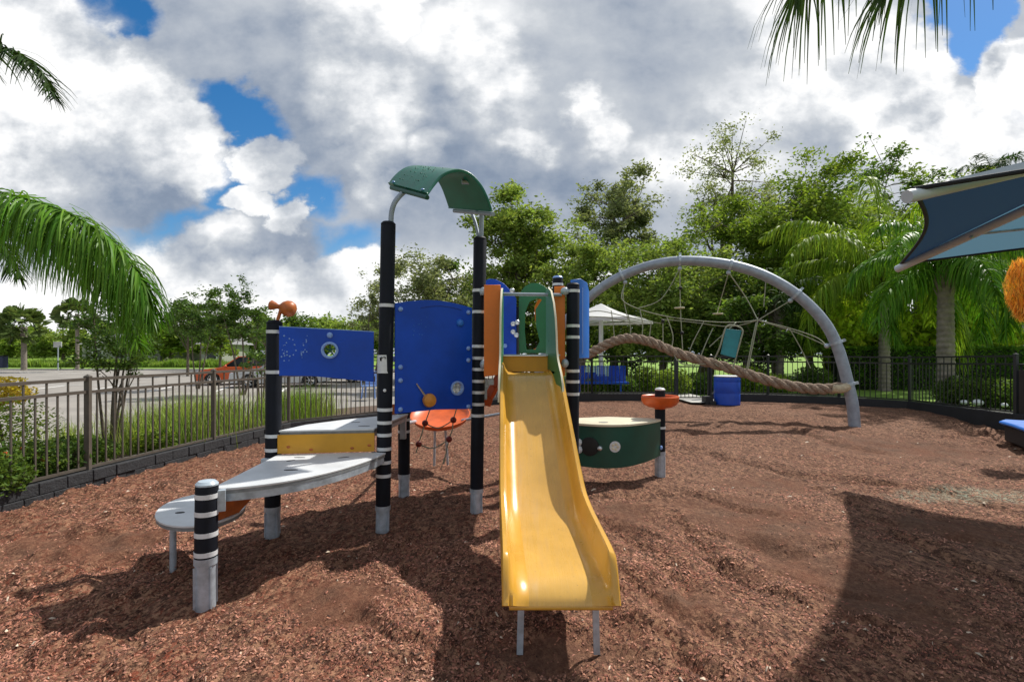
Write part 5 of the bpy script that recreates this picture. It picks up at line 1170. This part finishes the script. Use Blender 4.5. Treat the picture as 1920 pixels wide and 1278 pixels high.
for i,(px,D_,r,h,mm) in enumerate(((40,5.7,.42,.55,l_dark),(110,6.1,.4,.5,l_myrtle),(-20,5.2,.4,.5,l_dark),(165,6.7,.35,.45,l_dark),(290,7.6,.35,.4,l_bright),(15,6.9,.6,.9,l_bright))):
    X=(px-960)/960*D_; sh=shrub(['dark leafy shrub with an orange bloom behind the fence at left','mid green shrub behind the fence with an orange flower','low dark shrub at the left frame edge','low dark shrub behind the first full fence post','small bright shrub between fence posts','taller bright shrub in the bed at far left'][i],px,D_,r,h,mm,2300,.055,200+i,gz_=.0,group='shrubs in the left bed')
    if i<3:
        rnd=random.Random(i); b=MB()
        for k in range(3): 
            c=Vector((rnd.uniform(-.2,.2),-r*.75,h*rnd.uniform(.55,.85)))
            for j in range(6): a=j*1.047; b.sphere(c+Vector((.025*math.cos(a),0,.025*math.sin(a))),.02,6)
        b.build('flower',m_orange2,sh)
shrub('yellow croton like shrub at the left edge beside the parking lot',-5,15,.9,.95,leafm('leaf_gold',(.25,.2,.02),(.4,.3,.03)),2500,.12,220,gz_=-.1)
# --- houses
def house(label,x,y,z,w,d,hw,hr,rot=0):
    root=thing('house',label,'house',loc=(x,y,z),rz=rot,local=True)
    b=MB(); b.box((0,0,hw/2),(w,d,hw)); wl=b.build('wall',m_wall,root,smooth=0)
    for wx in ((-.3,0,.3) if w>4 else (0,)):
        f=MB(); f.box((w*wx,-d/2-.03,hw*.55),(1.3,.08,1.3)); fr=f.build('window',m_white,root,smooth=0)
        g_=MB(); g_.box((w*wx,-d/2-.075,hw*.55),(1.1,.03,1.1)); g_.build('pane',m_glass,fr,smooth=0)
    b=MB(); o=.5; b.add([(-w/2-o,-d/2-o,hw),(w/2+o,-d/2-o,hw),(w/2+o,d/2+o,hw),(-w/2-o,d/2+o,hw),(-w/4,0,hw+hr),(w/4,0,hw+hr)],[(0,1,5,4),(1,2,5),(2,3,4,5),(3,0,4),(3,2,1,0)]); b.build('roof',m_roof,root,smooth=0)
house('grey roofed house glimpsed behind the trees above the orange car',-34.6,62,0,2.4,6,2.6,1.6)
house('pale house with grey roof half hidden behind the crape myrtle',-50,70,0,10,9,2.7,1.9)
house('grey roofed house behind palms at the right edge',29,29,.1,12,9,3.0,1.9)
# sign
sg=thing('sign','small white sign on a post across the lot between the fan palms',  'sign',loc=P(108,688,50),local=True)
b=MB(); b.box((0,0,2.2),(.8,.06,.55)); b.build('sign_board',m_white,sg,bevel=.01); b=MB(); b.tube([(0,.05,-.3),(0,.05,2.4)],.05,8); b.build('post',m_steel,sg)
lb=thing('street_bin','dark blue bin at the far left edge across the lot','bin',loc=P(4,690,48),local=True)
b=MB(); b.prism([[(-.3,-.25),(.3,-.25),(.3,.3),(-.3,.3)]],(0,0,0),(1,0,0),(0,1,0),1.1); b.build('body',mat('bin_navy',(.01,.02,.06),.5),lb,bevel=.04); b=MB(); b.box((0,0,1.15),(.66,.62,.08)); b.build('lid',m_black,lb,bevel=.02)
# --- cars
def car(label,loc,rot,paint,L_=4.4,Wd=1.8,Hh_=1.5,hatch=True):
    root=thing('parked_car',label,'car',loc=loc,rz=rot,local=True,group='cars parked across the fence')
    def wheelarch(cx): return [(cx+.38*math.cos(a),.28+.38*math.sin(a)) for a in [math.pi*(1-i/10) for i in range(11)] if .28+.38*math.sin(a)>.22]
    fx=L_*.31; rx=-L_*.29; s=L_/2
    body=[(-s,.30),(-s+.02,.75),(-s+.05,.95 if hatch else .92),(-L_*.33,.98),(L_*.18,.96),(L_*.40,.84),(s-.04,.68),(s,.45),(s-.03,.24)]
    low=[(fx+.42,.22)]+wheelarch(fx)[::-1]+[(fx-.42,.20),(rx+.42,.20)]+wheelarch(rx)[::-1]+[(rx-.42,.22)]
    b=MB(); b.prism([body+low],(0,Wd/2,0),(1,0,0),(0,0,1),Wd); bd=b.build('body',paint,root,bevel=.05,seg=3)
    cab=[(-L_*.44 if hatch else -L_*.36,.95),(-L_*.36 if hatch else -L_*.24,Hh_-.06),(-L_*.22,Hh_),(L_*.02,Hh_),(L_*.20,.95)]
    b=MB(); vs=[]
    for sy in (-1,1): vs+=[(x,sy*(Wd/2-.06-(z-.95)*.28),z) for x,z in cab]
    n=len(cab); b.add(vs,[tuple(range(n))[::-1] if False else tuple(range(n)),tuple(range(n,2*n))[::-1]]+[(i,i+n,(i+1)%n+n,(i+1)%n) for i in range(n)]); b.build('window_glass',m_glass,root,smooth=0,bevel=.02)
    b=MB(); rf=[(cab[1][0]+.02,cab[1][1]+.0),(cab[2][0],Hh_+.012),(cab[3][0],Hh_+.012),(cab[3][0]+.05,Hh_-.03),(cab[2][0],Hh_-.03),(cab[1][0]+.05,cab[1][1]-.05)]
    b.prism([rf],(0,Wd/2-.2,0),(1,0,0),(0,0,1),Wd-.4); 
    b.build('roof',paint,root,bevel=.015)
    b=MB()
    for sy in (-1,1):
        for i in ((0,1),(3,4)):
            a=cab[i[0]];c=cab[i[1]]; b.bar((a[0],sy*(Wd/2-.05-(a[1]-.95)*.28),a[1]),(c[0],sy*(Wd/2-.05-(c[1]-.95)*.28),c[1]),.07,.06)
        b.bar((-.35,sy*(Wd/2-.05),.95),(-.4,sy*(Wd/2-.19),Hh_-.02),.08,.04)
    b.build('pillars',paint,root,bevel=.01)
    for cx_w in (fx,rx):
        for sy in (-1,1):
            Mw=Matrix.Rotation(R(90)*sy*-1,3,'X'); b=MB(); b.lathe([(.2,-.1),(.31,-.11),(.33,-.08),(.33,.08),(.31,.1),(.22,.1)],(cx_w,sy*(Wd/2-.09),.33),Mw,26); w=b.build('wheel',m_tyre,root)
            b=MB(); b.lathe([(.225,.06),(.22,.1),(.2,.085)],(cx_w,sy*(Wd/2-.09),.33),Mw,26)
            for k in range(6):
                a=k*math.pi/3; b.bar(Vector((cx_w,sy*(Wd/2+.0),.33)),Vector((cx_w+.21*math.cos(a),sy*(Wd/2+.0),.33+.21*math.sin(a))),.05,.03)
            b.sphere((cx_w,sy*(Wd/2),.33),.05,8); b.build('rim',m_chrome,w)
    for sy in (-1,1):
        b=MB(); b.sphere((s-.10,sy*(Wd/2-.25),.66),.15,12,sc=(.8,1.2,.55)); b.build('headlight',m_chrome,root)
        b=MB(); b.sphere((-s+.08,sy*(Wd/2-.2),.8),.14,12,sc=(.5,1,1)); b.build('tail_light',mat('tail_red',(.3,.01,.01),.2),root)
        b=MB(); b.sphere((L_*.16,sy*(Wd/2+.07),1.0),.1,10,sc=(.6,1,.8)); b.build('mirror',paint,root)
    b=MB(); b.box((s-.0,0,.42),(.05,1.1,.2)); b.build('grille',m_dark,root,bevel=.01)
    return root
p_or=mat('car_paint_orange',(.62,.09,.01),.25,coat=.6); p_si=mat('car_paint_silver',(.50,.52,.54),.28,metal=.5,coat=.5); p_gr=mat('car_paint_grey',(.10,.11,.12),.28,metal=.4,coat=.5)
car('orange hatchback parked left of the banded post, facing left',((446-960)/960*27.5,28,-.15),R(200),p_or,4.2)
car('silver car parked behind the banded post, right of the orange one',((523-960)/960*25.5,26,-.15),R(196),p_si,4.6)
car('dark grey sedan under the low blue panel with its roof hidden',((618-960)/960*30,30,-.15),R(190),p_gr,4.7,hatch=False)
